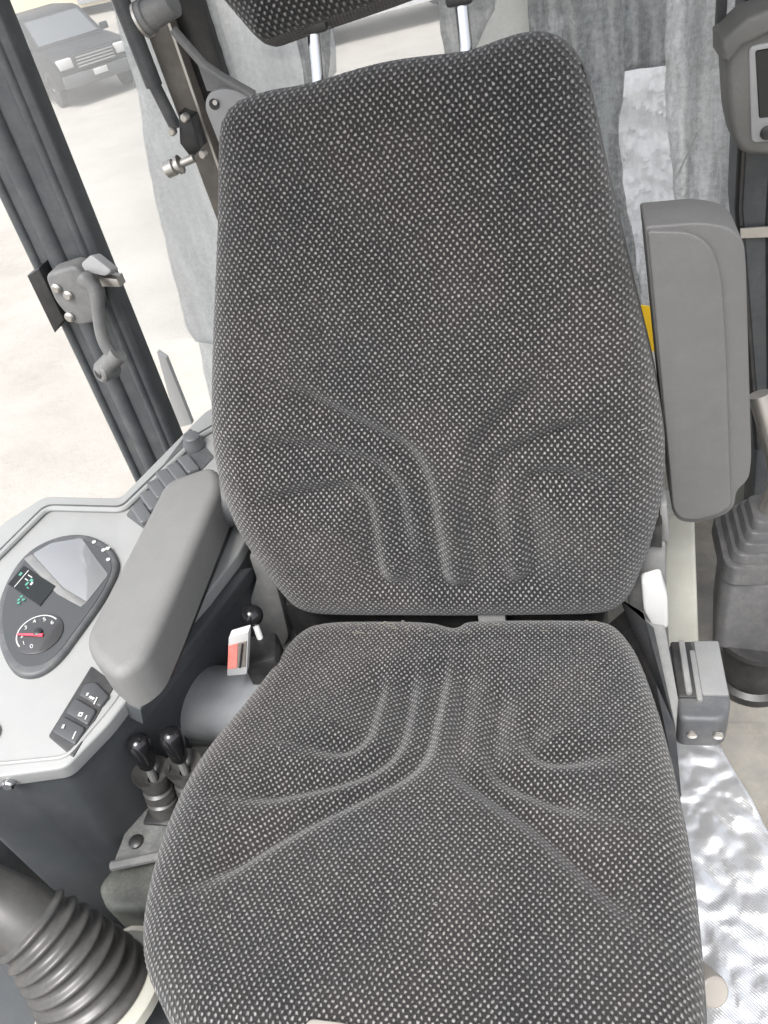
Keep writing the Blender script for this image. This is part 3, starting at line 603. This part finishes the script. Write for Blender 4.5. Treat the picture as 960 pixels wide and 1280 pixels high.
cush_ol = [(-.205, .025), (-.193, .012), (-.165, .003), (-.12, .001), (-.03, .002), (-.002, .013), (.004, .013), (.012, .002), (.06, .000), (.13, .000), (.180, .002), (.200, .013), (.213, .040), (.221, .065), (.233, .131), (.240, .193), (.244, .248), (.246, .298), (.246, .342), (.244, .383), (.241, .43), (.232, .468), (.205, .496), (.16, .503), (.05, .505), (-.08, .505), (-.16, .501), (-.19, .489), (-.212, .472), (-.236, .448), (-.251, .423), (-.262, .394), (-.272, .345), (-.276, .29), (-.271, .228), (-.252, .171), (-.231, .108), (-.215, .042)]
gc = [([(-.084, .075), (-.081, .117), (-.083, .155), (-.083, .183), (-.093, .201), (-.114, .208), (-.148, .21)], 1, .016),
      ([(-.045, .07), (-.044, .139), (-.044, .175), (-.047, .205), (-.063, .226), (-.096, .245), (-.134, .260), (-.171, .274), (-.20, .284)], 1, .018),
      ([(-.004, .055), (-.008, .13), (-.011, .174), (-.012, .207), (-.023, .234), (-.054, .258), (-.088, .281), (-.122, .304), (-.148, .325), (-.205, .38)], 1, .018),
      ([(.018, .06), (.023, .125), (.024, .181), (.025, .21), (.032, .235), (.054, .251), (.081, .270), (.107, .287), (.125, .303), (.159, .337), (.20, .384)], -1, .018),
      ([(.066, .09), (.063, .144), (.061, .187), (.063, .215), (.076, .234), (.106, .248), (.137, .262), (.170, .279)], -1, .018),
      ([(.103, .125), (.10, .172), (.102, .196), (.115, .208), (.147, .211), (.18, .21)], -1, .016)]
def crown_c(u, v, t):
    return t*(.010*np.clip((np.abs(u)-.11)/.14, 0, 1)**1.6 - .010*np.exp(-((v-.12)/.12)**2))
cush = pad('cushion', cush_ol, (0, -.02, .508), (1, 0, 0), UC, NC, .034, .045, .095, gc, FAB, seat, crown_c, uvs=1.11)

# headrest with two chrome posts
hd_ol = [(-.178, .03), (-.158, .000), (-.146, -.016), (-.134, -.034), (-.126, -.036), (-.10, -.032), (-.045, -.026), (.02, -.018), (.065, -.010), (.080, -.002), (.100, .02), (.115, .06), (.115, .13), (.10, .16), (.0, .17), (-.11, .168), (-.17, .15), (-.185, .10)]
HN = Vector((0, -.97, .243)).normalized(); HU = Vector((0, .243, .97)).normalized()
pad('headrest', hd_ol, (0, .195, 1.19), (1, 0, 0), tuple(HU), tuple(HN), .035, .05, .06, [], FAB, seat, None, 60)
for x0, x1 in ((-.083, -.077), (.068, .066)):
    bm = nb(); tube(bm, [(x0-.004, .165, 1.06), (x0, .19, 1.12), (x1, .212, 1.20)], .0065, 14); po = obj('headrest_post', bm, CHROME, seat)
    bm = nb(); box(bm, (x1, .205, 1.158), (.026, .03, .012), .004); obj('collar', bm, BLK, po)
# armrests
bm = nb(); prism(bm, [(-.376, .072, .70), (-.315, .105, .70), (-.291, .065, .70), (-.281, -.170, .70), (-.281, -.225, .70), (-.302, -.249, .70), (-.345, -.222, .70), (-.366, -.196, .70)], (0, 0, 1), .058, .013, 5, r=[.02, .02, .02, .03, .02, .03, .03, .02])
al = tag(obj('armrest', bm, ARM, seat), 'lowered grey armrest beside the white console')
bm = nb(); prism(bm, [(-.345, .10, .643), (-.300, .10, .643), (-.292, -.19, .643), (-.345, -.19, .643)], (0, 0, 1), .022, .004, 2); obj('armrest_base', bm, BLK, al)
bm = nb(); prism(bm, K['armR'], (0, -1, 0), .060, .014, 5, r=[.004, .02, .03, .03, .03, .02, .015, .01, .01, .02, .02, .015, .01]); ar = tag(obj('armrest', bm, ARM2, seat), 'grey armrest folded up beside the backrest')
bm = nb(); prism(bm, K['armRpad'], (0, -1, 0), .020, .009, 5, r=[.004, .015, .02, .03, .04, .012, .015, .02, .012, .01]); obj('armrest_pad', bm, ARM2, ar)
# brackets, hinges, side trims
bm = nb(); prism(bm, [(-.270, .02, .606), (-.239, .02, .604), (-.247, .02, .538), (-.252, .02, .49), (-.258, .02, .44), (-.283, .02, .40), (-.312, .02, .405), (-.305, .02, .50), (-.272, .02, .56)], (0, -1, 0), .03, .004, 2, r=.008); obj('hinge_bracket', bm, GREYMET, seat)
bm = nb(); prism(bm, [(.224, .03, .590), (.256, .03, .600), (.262, .03, .487), (.275, .03, .32), (.245, .03, .32), (.225, .03, .424), (.212, .03, .517)], (0, -1, 0), .03, .004, 2, r=.006); obj('hinge_bracket', bm, GREYMET, seat)
bm = nb(); prism(bm, K['slotR'], (0, -1, 0), .02, .003, 2); obj('hinge_cap', bm, BLK, seat)
bm = nb(); prism(bm, [(.247, .035, .655), (.256, .035, .655), (.262, .035, .600), (.252, .035, .596)], (0, -1, 0), .06, .003, 2); obj('armrest_hinge', bm, GREYMET, seat)
bm = nb(); lathe(bm, (-.31, .07, .66), (1, 0, 0), [(0, .032), (.004, .035), (.05, .035), (.054, .03)], 24); obj('armrest_hinge', bm, DARK, seat)
bm = nb(); box(bm, (-.03, .045, .47), (.44, .07, .10), .02); obj('recliner_housing', bm, BLK, seat)
bm = nb(); prism(bm, [(.227, .0, .566), (.249, .0, .575), (.258, .0, .538), (.261, .0, .482), (.245, .0, .477), (.231, .0, .512)], (0, -1, 0), .014, .004, 3, r=.006); obj('recline_lever', bm, WHITE, seat)
bm = nb(); box(bm, (.045, -.005, .512), (.035, .01, .018), .002); tag(obj('fabric_tag', bm, WHITE, seat), 'small pale tag in the gap under the backrest')
# dark side trim along the right of the cushion
bm = nb(); prism(bm, [(.214, -.005, .53), (.235, -.02, .50), (.262, -.14, .49), (.270, -.22, .49), (.255, -.22, .47), (.225, -.10, .47), (.205, .0, .48)], (.5, -.2, .9), .10, .006, 2); obj('side_trim', bm, BLK, seat)
bm = nb(); prism(bm, [(.226, .02, .497), (.258, .02, .497), (.262, -.10, .472), (.254, -.15, .47), (.240, -.12, .475)], (.2, -.1, 1), .06, .005, 2); obj('side_cover', bm, GREYMET, seat)
# belt buckle housing on the right
br = nb(); prism(br, [(.262, .006, .452), (.322, .010, .452), (.324, -.085, .452), (.314, -.112, .446), (.262, -.112, .446)], (0, 0, 1), .052, .017, 5, r=[.012, .010, .02, .015, .012]); bel = obj('belt_retractor', br, DARK, seat)
bm = nb(); box(bm, (.277, -.04, .4525), (.026, .085, .006), .003); obj('slot_recess', bm, BLK, bel)
bm = nb(); box(bm, (.277, -.04, .457), (.008, .080, .010), .003); obj('slot_rib', bm, GREYMET, bel)
bm = nb(); box(bm, (.2885, -.05, .4535), (.007, .075, .007), .002); obj('slot_rib', bm, GREYMET, bel)
bm = nb(); box(bm, (.3065, -.038, .4535), (.030, .082, .006), .0025); obj('cover_strip', bm, MIDGREY, bel)
for y in (-.118,):
    for x in (.278, .307):
        bm = nb(); lathe(bm, (x, y+.006, .424), (0, -1, 0), [(0, .006), (.003, .006), (.004, .004)], 12); obj('screw', bm, STEEL, bel)
# height indicator with red window, ball lever
bm = nb(); prism(bm, K['ind'], (0, -1, 0), .010, .0015, 2, r=.003); iw = obj('indicator_plate', bm, WHITE, seat)
I = [Vector(p) for p in K['ind']]; nI = Vector((0, -1, 0))
def inI(a, b): return I[0]*(1-a)*(1-b)+I[1]*a*(1-b)+I[2]*a*b+I[3]*(1-a)*b
def quadI(a0, a1, b0, b1, dz): return [inI(a, b)+nI*dz for a, b in ((a0, b0), (a1, b0), (a1, b1), (a0, b1))]
bm = nb(); prism(bm, quadI(.02, .50, .20, .80, .0012), nI, .003, .0004, 1); obj('red_strip', bm, REDW, iw)
bm = nb(); prism(bm, quadI(.54, .93, .20, .80, .0012), nI, .003, .0004, 1); obj('window_slot', bm, BROWN, iw)
bm = nb(); p = [inI(.74, .22)+nI*.002, inI(.66, .78)+nI*.002]; tube(bm, p, .0012, 6); obj('pointer', bm, BLK, iw)
bm = nb(); box(bm, (-.236, -.092, .520), (.044, .050, .070), .008, 2, Matrix.Rotation(.25, 3, 'Z')); obj('adjuster_housing', bm, BLK, seat)
bm = nb(); tube(bm, [(-.236, -.085, .540), (-.245, -.066, .572)], .0042, 10); bl_ = obj('ball_lever', bm, WHITE, seat)
bm = nb(); bmesh.ops.create_uvsphere(bm, u_segments=20, v_segments=12, radius=.0145, matrix=Matrix.Translation((-.2485, -.0605, .5785))); obj('ball_knob', bm, GLOSSBLK, bl_)
# base under the cushion
bm = nb(); box(bm, (-.01, -.21, .26), (.36, .40, .31), .02); obj('suspension_base', bm, DARK, seat)
bm = nb(); prism(bm, [(-.2, -.45, .445), (.2, -.45, .445), (.2, .02, .43), (-.2, .02, .43)], (0, 0, 1), .03, .004, 1); obj('seat_pan', bm, BLK, seat)
bm = nb(); lathe(bm, Vector((.266, -.389, .42))-Vector((.35, -.55, .55)).normalized()*.055, (.35, -.55, .55), [(0, .013), (.006, .0155), (.050, .0155), (.0535, .0145), (.055, .0125)], 28); obj('adjusting_knob', bm, CREAM, seat)
bm = nb(); prism(bm, [(-.074, -.508, .588), (-.064, -.495, .589), (-.035, -.495, .589), (-.005, -.508, .588), (-.005, -.56, .584), (-.074, -.56, .584)], (0, -.1, 1), .008, .003, 2, r=.004); tag(obj('front_handle', bm, CREAM, seat), 'cream handle at the front edge of the cushion')

# ------------------------------------------------------------------ left console
CN = Vector((.15, -.1, 1)).normalized()
con = thing('side_console', (-.47, -.03, .1), 'pale silver side console with gauges and rocker switches left of the seat', 'console')
bm = nb(); prism(bm, K['con_outline'], CN, .022, .006, 3, r=.010); top = obj('top_panel', bm, SILV, con)
bm = nb(); tube(bm, [tuple(v) for v in lift(cpath(K['con_groove'], .012), CN, .0002)], .0022, 8); obj('panel_groove', bm, DARK, top)
bm = nb(); tube(bm, [tuple(v) for v in lift(cpath(lift(K['con_groove'], (.55, -.6, .1), .011), .012), CN, .0000)], .0042, 8); obj('panel_rib', bm, SILV, top)
bm = nb(); tube(bm, [tuple(v) for v in lift(cpath(K['con_groove_in'], .012), CN, .0000)], .0028, 8); obj('panel_rib', bm, SILV, top)
# body below the panel
bo = [Vector(p)-CN*.0225 for p in K['con_outline']]; ins = shrink(bo, .985)
low = []
for p in ins:
    q = p.copy(); q.z = .12; q.x = p.x - .04*(1 if p.x > -.45 else -.3); low.append(q)
bm = nb(); va = [bm.verts.new(p) for p in ins]; vb = [bm.verts.new(p) for p in low]; n_ = len(va)
for k in range(n_): bm.faces.new((va[k], va[(k+1) % n_], vb[(k+1) % n_], vb[k]))
bm.faces.new(va); bm.faces.new(vb[::-1])
bmesh.ops.bevel(bm, geom=[e for e in bm.edges if abs(e.verts[0].co.z-e.verts[1].co.z) > .2], offset=.012, segments=3, affect='EDGES', profile=.5)
obj('body', bm, BODY, con, smooth=40)
bm = nb(); prism(bm, [(-.352, -.21, .600), (-.288, .02, .612), (-.268, .03, .600), (-.335, -.215, .588)], (.3, 0, 1), .03, .005, 3); obj('edge_trim', bm, BODY, con)
# instrument cluster
bm = nb(); prism(bm, lift(smooth_poly(K['bezel'], 2), CN, .008), CN, .012, .005, 3); cl = obj('instrument_cluster', bm, DARK, con)
bm = nb(); prism(bm, lift(shrink(smooth_poly(K['bezel'], 2), .90), CN, .0088), CN, .003, .001, 1); obj('cluster_face', bm, FACE, cl)
LC = [Vector(p) for p in lift(K['lcd'], CN, .0100)]
bm = nb(); prism(bm, LC, CN, .002, .0004, 1); obj('display_screen', bm, SCREEN, cl)
bm = nb(); prism(bm, [v+CN*.001 for v in shrink(lift(K['lens'], CN, .0092), 1.0)], CN, .002, .0006, 2, r=.004); obj('glossy_lens', bm, LENS, cl)
bm = nb(); prism(bm, lift([K['lens'][0], K['lens'][6], K['lens'][5], (-.452, -.094, .626), (-.491, -.078, .634), (-.560, -.028, .648)], CN, .0100), CN, .003, .0008, 2); obj('divider', bm, GREYMET, cl)
gcx = Vector(K['gauge'][0])+CN*.0100; gr = .0265
ex_, ey_, _ = frame(CN, (0, 1, 0))
bm = nb(); lathe(bm, gcx-CN*.001, CN, [(0, gr*1.12), (.0012, gr*1.12), (.0016, gr*1.08)], 40); ga = obj('gauge', bm, DIAL, cl)
# direction axes of the dial in the panel: screen-up of the dial points away from the operator, to the rear left
ux = Vector((.80, .60, 0)); ux = (ux-CN*ux.dot(CN)).normalized(); uy = CN.cross(ux)
def dial(a, r): return gcx+CN*.0010+(ux*math.cos(math.radians(a))+uy*math.sin(math.radians(a)))*gr*r
bm = nb()
for k in range(24):
    a0, a1 = 20+k*7.5, 20+(k+1)*7.5
    q = [bm.verts.new(dial(a, r)) for a, r in ((a0, .94), (a0, 1.0), (a1, 1.0), (a1, .94))]; bm.faces.new(q)
obj('dial_arc', bm, MARK, cl, smooth=0)
for k, s_ in enumerate(('0', '1', '2', '3', '4', '5', '6')):
    c = dial(235-k*36, .74); text_mesh('numeral', s_, .0085, c, ux, uy, MARK, cl)
nd0, nd1 = Vector(K['needle'][0])+CN*.0125, Vector(K['needle'][1])+CN*.0125
bm = nb(); tube(bm, [nd1, nd0], [.0022, .0010], 8); obj('needle', bm, NEED, cl)
bm = nb(); lathe(bm, gcx, CN, [(0, .0055), (.004, .0055), (.005, .004)], 18); obj('needle_hub', bm, BLK, cl)
for p in K['telltale']:
    bm = nb(); lathe(bm, Vector(p)+CN*.0088, CN, [(0, .0028), (.0006, .0028)], 10); obj('indicator_mark', bm, MARK, cl)
c = Vector(K['telltale'][1])+CN*.009; bm = nb(); box(bm, c+ux*.006, (.006, .005, .001)); obj('indicator_mark', bm, MARK, cl)
lx = (LC[2]-LC[1]).normalized(); ly = (LC[1]-LC[0]).normalized(); lc = sum(LC, Vector())/4
def lcdq(a, b, wa, wb, m):
    bm = nb(); o = LC[0]+(LC[3]-LC[0])*a+(LC[1]-LC[0])*b+CN*.0004
    prism(bm, [o, o+lx*wa, o+lx*wa+ly*wb, o+ly*wb], CN, .0006); obj('screen_mark', bm, m, cl)
for a, b, wa, wb, m in ((.18, .04, .0012, .029, MARK), (.26, .55, .006, .0014, MARK), (.26, .75, .008, .0014, MARK), (.36, .35, .003, .006, MARKG), (.38, .60, .005, .004, MARKG), (.44, .30, .004, .0016, MARKG), (.45, .48, .003, .005, MARK), (.06, .55, .004, .005, MARKG), (.82, .60, .0016, .009, MARK), (.86, .60, .0016, .009, MARK), (.82, .15, .005, .0055, MARK)): lcdq(a, b, wa, wb, m)
c = Vector((-.533, -.098, .638))+CN*.0100
for dx, dy in ((0, 0), (.004, .006), (-.002, .012), (.005, .016), (0, .022), (-.003, .006)):
    bm = nb(); box(bm, c+Vector((dx, dy*.9, .0)), (.004, .003, .0008)); obj('indicator_mark', bm, MARKG, cl)
# rocker switch panel near the front
bm = nb(); prism(bm, lift(K['rockpanel'], CN, .0020), CN, .008, .002, 2, r=.003); rkp = obj('switch_panel', bm, RUB2, con)
for nm in ('rock_a', 'rock_b', 'rock_c'):
    P_ = shrink(lift(K[nm], CN, .0058), .93); bm = nb(); prism(bm, P_, CN, .008, .0024, 3, r=.004); obj('rocker_switch', bm, ROCK2, rkp)
def mark(c, L_, W_, ang, m=MARK):
    e = (ux*math.cos(ang)+uy*math.sin(ang)); f_ = CN.cross(e); c = Vector(c)+CN*.0066; bm = nb()
    prism(bm, [c-e*L_/2-f_*W_/2, c+e*L_/2-f_*W_/2, c+e*L_/2+f_*W_/2, c-e*L_/2+f_*W_/2], CN, .0006); obj('switch_icon', bm, m, rkp)
ia, ib, ic, ic2 = (Vector(K['icon_a'][0]), Vector(K['icon_b'][0]), Vector(K['icon_c'][0]), Vector(K['icon_c'][1]))
mark(ia, .007, .0028, 2.2); mark(ia+Vector((.006, -.003, -.001)), .009, .0016, .9); mark(ia+Vector((-.007, .004, .001)), .004, .003, .9, LTGREY)
mark(ib, .005, .005, .9); mark(ib+Vector((.008, -.003, -.001)), .005, .0014, .9); mark(ib-Vector((.008, -.003, -.001)), .005, .0014, .9); mark(ib, .0022, .0022, .9, BLK)
mark(ic, .009, .0015, .9); mark(ic2, .005, .0030, .9, LTGREY)
# upper switch row
bm = nb(); prism(bm, lift(K['uppanel'], CN, .0020), CN, .008, .002, 2, r=.004); up = obj('switch_panel', bm, DARK, con)
du = Vector(K['uppanel'][1])-Vector(K['uppanel'][0]); du.normalize()
for k, p in enumerate(K['uprock']):
    c = Vector(p)+CN*.0105; e = du; f_ = CN.cross(e).normalized(); bm = nb()
    L_, W_ = .040, .0195; c = c+e*.004
    prism(bm, [c-e*L_/2-f_*W_/2, c+e*L_/2-f_*W_/2, c+e*L_/2+f_*W_/2, c-e*L_/2+f_*W_/2], CN+f_*.12, .010, .003, 3, r=.005); obj('rocker_switch', bm, ROCK, up)
bm = nb(); lathe(bm, Vector(K['upknob'][0])+CN*.002, CN, [(0, .017), (.004, .017), (.010, .0135), (.020, .012), (.022, .009)], 24); obj('rotary_knob', bm, ROCK, up)
bm = nb(); rc = Vector(K['ring'][0])+CN*.002+Vector((-.016, -.004, .002))
tube(bm, [rc+(ux*math.cos(a)+uy*math.sin(a))*.013 for a in [k*2*math.pi/24 for k in range(25)]], .0022, 8, False); obj('key_ring', bm, GREYMET, con)
bm = nb(); lathe(bm, rc, CN, [(0, .009), (.004, .009), (.005, .007)], 20); obj('ignition_lock', bm, LTGREY, con)
bm = nb(); lathe(bm, (-.452, -.312, .592), (.15, -1, .1), [(-.004, .007), (.003, .007), (.005, .005)], 16); obj('screw', bm, CHROME, con)

# ------------------------------------------------------------------ lever plate, levers, cover, joysticks
lp = thing('lever_plate', (-.33, -.2, .42), 'dusty grey sheet metal plate carrying two small levers beside the cushion', 'plate')
bm = nb(); prism(bm, [(-.402, -.318, .42), (-.250, -.270, .42), (-.230, .06, .42), (-.42, .06, .42), (-.408, -.187, .42)], (0, 0, 1), .012, .003, 2); obj('plate', bm, PLATE, lp)
bm = nb(); tube(bm, [(-.404, -.317, .417), (-.250, -.272, .417)], .006, 10); obj('rolled_edge', bm, GREYMET, lp)
bm = nb(); lathe(bm, (-.382, -.287, .42), (0, 0, 1), [(0, .009), (.003, .009), (.005, .006)], 16); obj('screw', bm, BLK, lp)
def lever(x, y, label, dx):
    t = thing('control_lever', (x, y, .42), label, 'lever', 'small knobbed levers on the plate')
    bm = nb(); box(bm, (x, y, .4235), (.050, .046, .006), .003); obj('mount_plate', bm, BLK, t)
    bm = nb(); lathe(bm, (x, y, .426), (dx, .10, 1), [(0.0000, 0.0195), (0.0071, 0.0207), (0.0212, 0.0195), (0.0236, 0.0159), (0.0283, 0.0195), (0.0401, 0.0183), (0.0425, 0.0142), (0.0472, 0.0171), (0.0566, 0.0183), (0.0684, 0.0218), (0.0732, 0.0230), (0.0708, 0.0195), (0.0614, 0.0124), (0.0590, 0.0071)], 24, caps=False); obj('rubber_boot', bm, RUB, t)
    d = Vector((dx, .10, 1)).normalized(); o = Vector((x, y, .426))
    bm = nb(); tube(bm, [o+d*.03, o+d*.085], .005, 10); obj('shaft', bm, GREYMET, t)
    bm = nb(); lathe(bm, o+d*.080, d+Vector((-.12, .15, 0)), [(0.0000, 0.0071), (0.0047, 0.0100), (0.0165, 0.0112), (0.0307, 0.0139), (0.0389, 0.0139), (0.0448, 0.0106), (0.0484, 0.0047)], 22); obj('knob', bm, GLOSSBLK, t)
lever(-.356, -.243, 'small black knobbed lever farther from the seat, in a grey boot', .06)
lever(-.318, -.232, 'small black knobbed lever touching the cushion edge, in a grey boot', .06)
t = thing('column_cover', (-.31, -.11, .42), 'dark grey rounded cover under the lowered armrest', 'cover')
bm = nb(); lathe(bm, (-.372, -.105, .458), (1, -.12, .05), [(0, .048), (.004, .054), (.012, .055), (.016, .050), (.10, .050), (.17, .050)], 40); obj('shell', bm, COVER, t)
bm = nb(); box(bm, (-.31, -.11, .432), (.13, .09, .025), .008); obj('foot', bm, DARK, t)

j = thing('joystick', (-.34, -.485, .40), 'ribbed rubber joystick boot in the lower left corner', 'joystick')
jo = Vector((-.332, -.463, .462)); ja = Vector((-.23, .215, .95)).normalized()
bm = nb(); P0, P1, P2 = jo, jo+Vector((-.010, .014, .058)), jo+Vector((-.044, .027, .098)); pp = []; rr = []
NR, M_ = 8, 12
for k in range(NR*M_+1):
    t_ = k/(NR*M_); ph = t_*NR-.5; ridge = (.5+.5*math.cos(2*math.pi*ph))**1.6
    pp.append(P0*(1-t_)**2+P1*2*t_*(1-t_)+P2*t_*t_); rr.append(.0535-.0205*t_+.0050*ridge)
tube(bm, pp, rr, 48); obj('bellows', bm, RUB, j, smooth=80)
dg_ = (P2-P1).normalized(); dg_ = (dg_+Vector((-.35, 0, -.05))).normalized()
bm = nb(); tube(bm, [P2-(P2-P1).normalized()*.014, P2+dg_*.006, P2+dg_*.03, P2+dg_*.06, P2+dg_*.12, P2+dg_*.22], [.0350, .0340, .0315, .0285, .026, .025], 36); obj('grip_base', bm, RUB, j)
bm = nb(); lathe(bm, jo-ja*.012, ja, [(0, .070), (.010, .070), (.014, .064)], 40); obj('base_ring', bm, BEIGE, j)
bm = nb(); box(bm, (-.46, -.52, .26), (.42, .26, .30), .02); obj('pedestal', bm, BODY, j)
t = thing('foot_block', (-.36, -.32, .30), 'grey green block below the lever plate behind the joystick boot', 'block')
bm = nb(); prism(bm, [(-.425, -.335, .40), (-.413, -.305, .40), (-.30, -.27, .40), (-.28, -.32, .40), (-.353, -.357, .40), (-.400, -.360, .40)], (0, 0, 1), .2, .01, 3, r=.012); obj('casing', bm, mat('block_grey', (.075, .08, .07), .6, dust=.25), t)
bm = nb(); prism(bm, [(-.412, -.372, .355), (-.372, -.350, .355), (-.30, -.36, .355), (-.33, -.40, .355), (-.38, -.40, .355)], (0, 0, 1), .15, .01, 3, r=.01); obj('lower_step', bm, BEIGE, t)

j = thing('joystick', (.43, .22, .11), 'right hand joystick with shiny lever and stepped square black boot', 'joystick')
bm = nb(); prism(bm, [(.356, .185, .372), (.50, .165, .372), (.52, .30, .372), (.376, .32, .372)], (0, 0, 1), .15, .012, 4, r=.02); bs = obj('base_box', bm, RUB3, j)
def frus(z0, z1, s0, s1, m, name, parent, c=(.432, .243)):
    bm = nb(); A = rounded([(-s0, -s0*.9), (s0, -s0*.9), (s0, s0*.9), (-s0, s0*.9)], s0*.3, 4); B = rounded([(-s1, -s1*.9), (s1, -s1*.9), (s1, s1*.9), (-s1, s1*.9)], s1*.3, 4)
    va = [bm.verts.new((c[0]+p.x, c[1]+p.y, z0)) for p in A]; vb = [bm.verts.new((c[0]+p.x, c[1]+p.y, z1)) for p in B]; n_ = len(va)
    for k in range(n_): bm.faces.new((va[k], va[(k+1) % n_], vb[(k+1) % n_], vb[k]))
    bm.faces.new(va[::-1]); f = bm.faces.new(vb); bmesh.ops.bevel(bm, geom=list(f.edges), offset=.003, segments=3, affect='EDGES', profile=.5)
    return obj(name, bm, m, parent)
frus(.3725, .405, .074, .072, RUB3, 'boot_collar', j)
for k in range(4): frus(.406+k*.014, .420+k*.014, .064-k*.009, .060-k*.009, RUB3, 'boot_step', j)
bm = nb(); lathe(bm, (.432, .243, .462), (-.02, 0, 1), [(0, .024), (.01, .022), (.03, .016), (.06, .013)], 24); obj('lever_collar', bm, STEEL, j)
bm = nb(); tube(bm, [tuple(v) for v in smooth_poly([(.431, .243, .47), (.430, .244, .51), (.424, .25, .55), (.408, .26, .60), (.395, .27, .64)], 2, False)], .014, 16); obj('lever', bm, STEEL, j)
bm = nb(); lathe(bm, (.43, .215, .103), (0, 0, 1), [(0, .06), (.015, .06), (.02, .05), (.108, .05), (.109, .062), (.121, .062)], 40); obj('foot_disc', bm, BLK, j)
bm = nb(); prism(bm, [(.272, .16, .53), (.308, .16, .53), (.330, .16, .267), (.345, .16, .10), (.275, .16, .10)], (0, -1, 0), .05, .006, 3); tag(obj('cab_partition', bm, BEIGE), 'greenish beige upright partition between seat and right joystick', 'partition')

# foil on the floor
pts = K['foil']; bm = nb()
vs = [bm.verts.new(p) for p in pts]; f = bm.faces.new(vs); f.normal_update(); bmesh.ops.triangulate(bm, faces=[f])
for _ in range(7):
    es = [e for e in bm.edges if e.calc_length() > .008]
    if not es: break
    bmesh.ops.subdivide_edges(bm, edges=es, cuts=1); bmesh.ops.triangulate(bm, faces=bm.faces)
for v in bm.verts:
    p = v.co*14; v.co.z += .006*mn.noise(p)+.006*abs(mn.noise(p*2.1))+.002*abs(mn.noise(p*4.7))+.0007*mn.noise(p*9.)
o = obj('foil_sheet', bm, FOIL, smooth=60); tag(o, 'crumpled silver foil sheet lying on the floor right of the cushion', 'foil sheet'); md = o.modifiers.new('thick', 'SOLIDIFY'); md.thickness = .002
bm = nb(); box(bm, (.36, -.15, .101), (.26, .55, .010), .003); tag(obj('floor_step', bm, FLOOR), 'low step in the floor under the foil', kind='structure')

# straw bits caught on the back edge of the cushion, lint on the cloth
from mathutils.bvhtree import BVHTree
def bvh(o):
    off = wloc(o); return BVHTree.FromPolygons([v.co+off for v in o.data.vertices], [tuple(p.vertices) for p in o.data.polygons])
BC, BB = bvh(cush), bvh(back)
bm = nb()
for k in range(30):
    x = random.uniform(-.14, -.02) if k < 21 else random.uniform(-.02, .2); y = random.uniform(-.062, -.030); a = random.uniform(0, 3.14); L_ = random.uniform(.003, .014); pts = []
    for q in range(3):
        xx, yy = x+math.cos(a)*L_*q/2, y+math.sin(a)*L_*.4*q/2
        h = BC.ray_cast(Vector((xx, yy, .9)), Vector((0, 0, -1)))
        if h[0] is not None: pts.append(h[0]+Vector((0, 0, .0008+(.002 if q == 1 else 0))))
    if len(pts) == 3: tube(bm, pts, .00042, 5)
tag(obj('straw_bits', bm, mat('straw', (.17, .155, .125), .8)), 'dry straw bits caught at the back edge of the cushion', 'straw', kind='stuff')
bm = nb()
for k in range(60):
    if k % 2: h = BC.ray_cast(Vector((random.uniform(-.24, .24), random.uniform(-.48, -.03), .9)), Vector((0, 0, -1)))
    else: h = BB.ray_cast(Vector((random.uniform(-.24, .24), -.6, random.uniform(.55, 1.1))), Vector((0, 1, 0)))
    if h[0] is None: continue
    n_ = h[1]; tdir = n_.orthogonal().normalized(); tdir = Matrix.Rotation(random.uniform(0, 6.28), 3, n_) @ tdir; L_ = random.uniform(.001, .004)
    p = h[0]+n_*.0009; tube(bm, [p-tdir*L_/2, p+n_*.0006+tdir.cross(n_)*L_*.12, p+tdir*L_/2], random.uniform(.0002, .0004), 4)
tag(obj('lint_specks', bm, mat('lint', (.28, .27, .26), .9)), 'pale lint fibres stuck to the seat cloth', 'lint', kind='stuff')
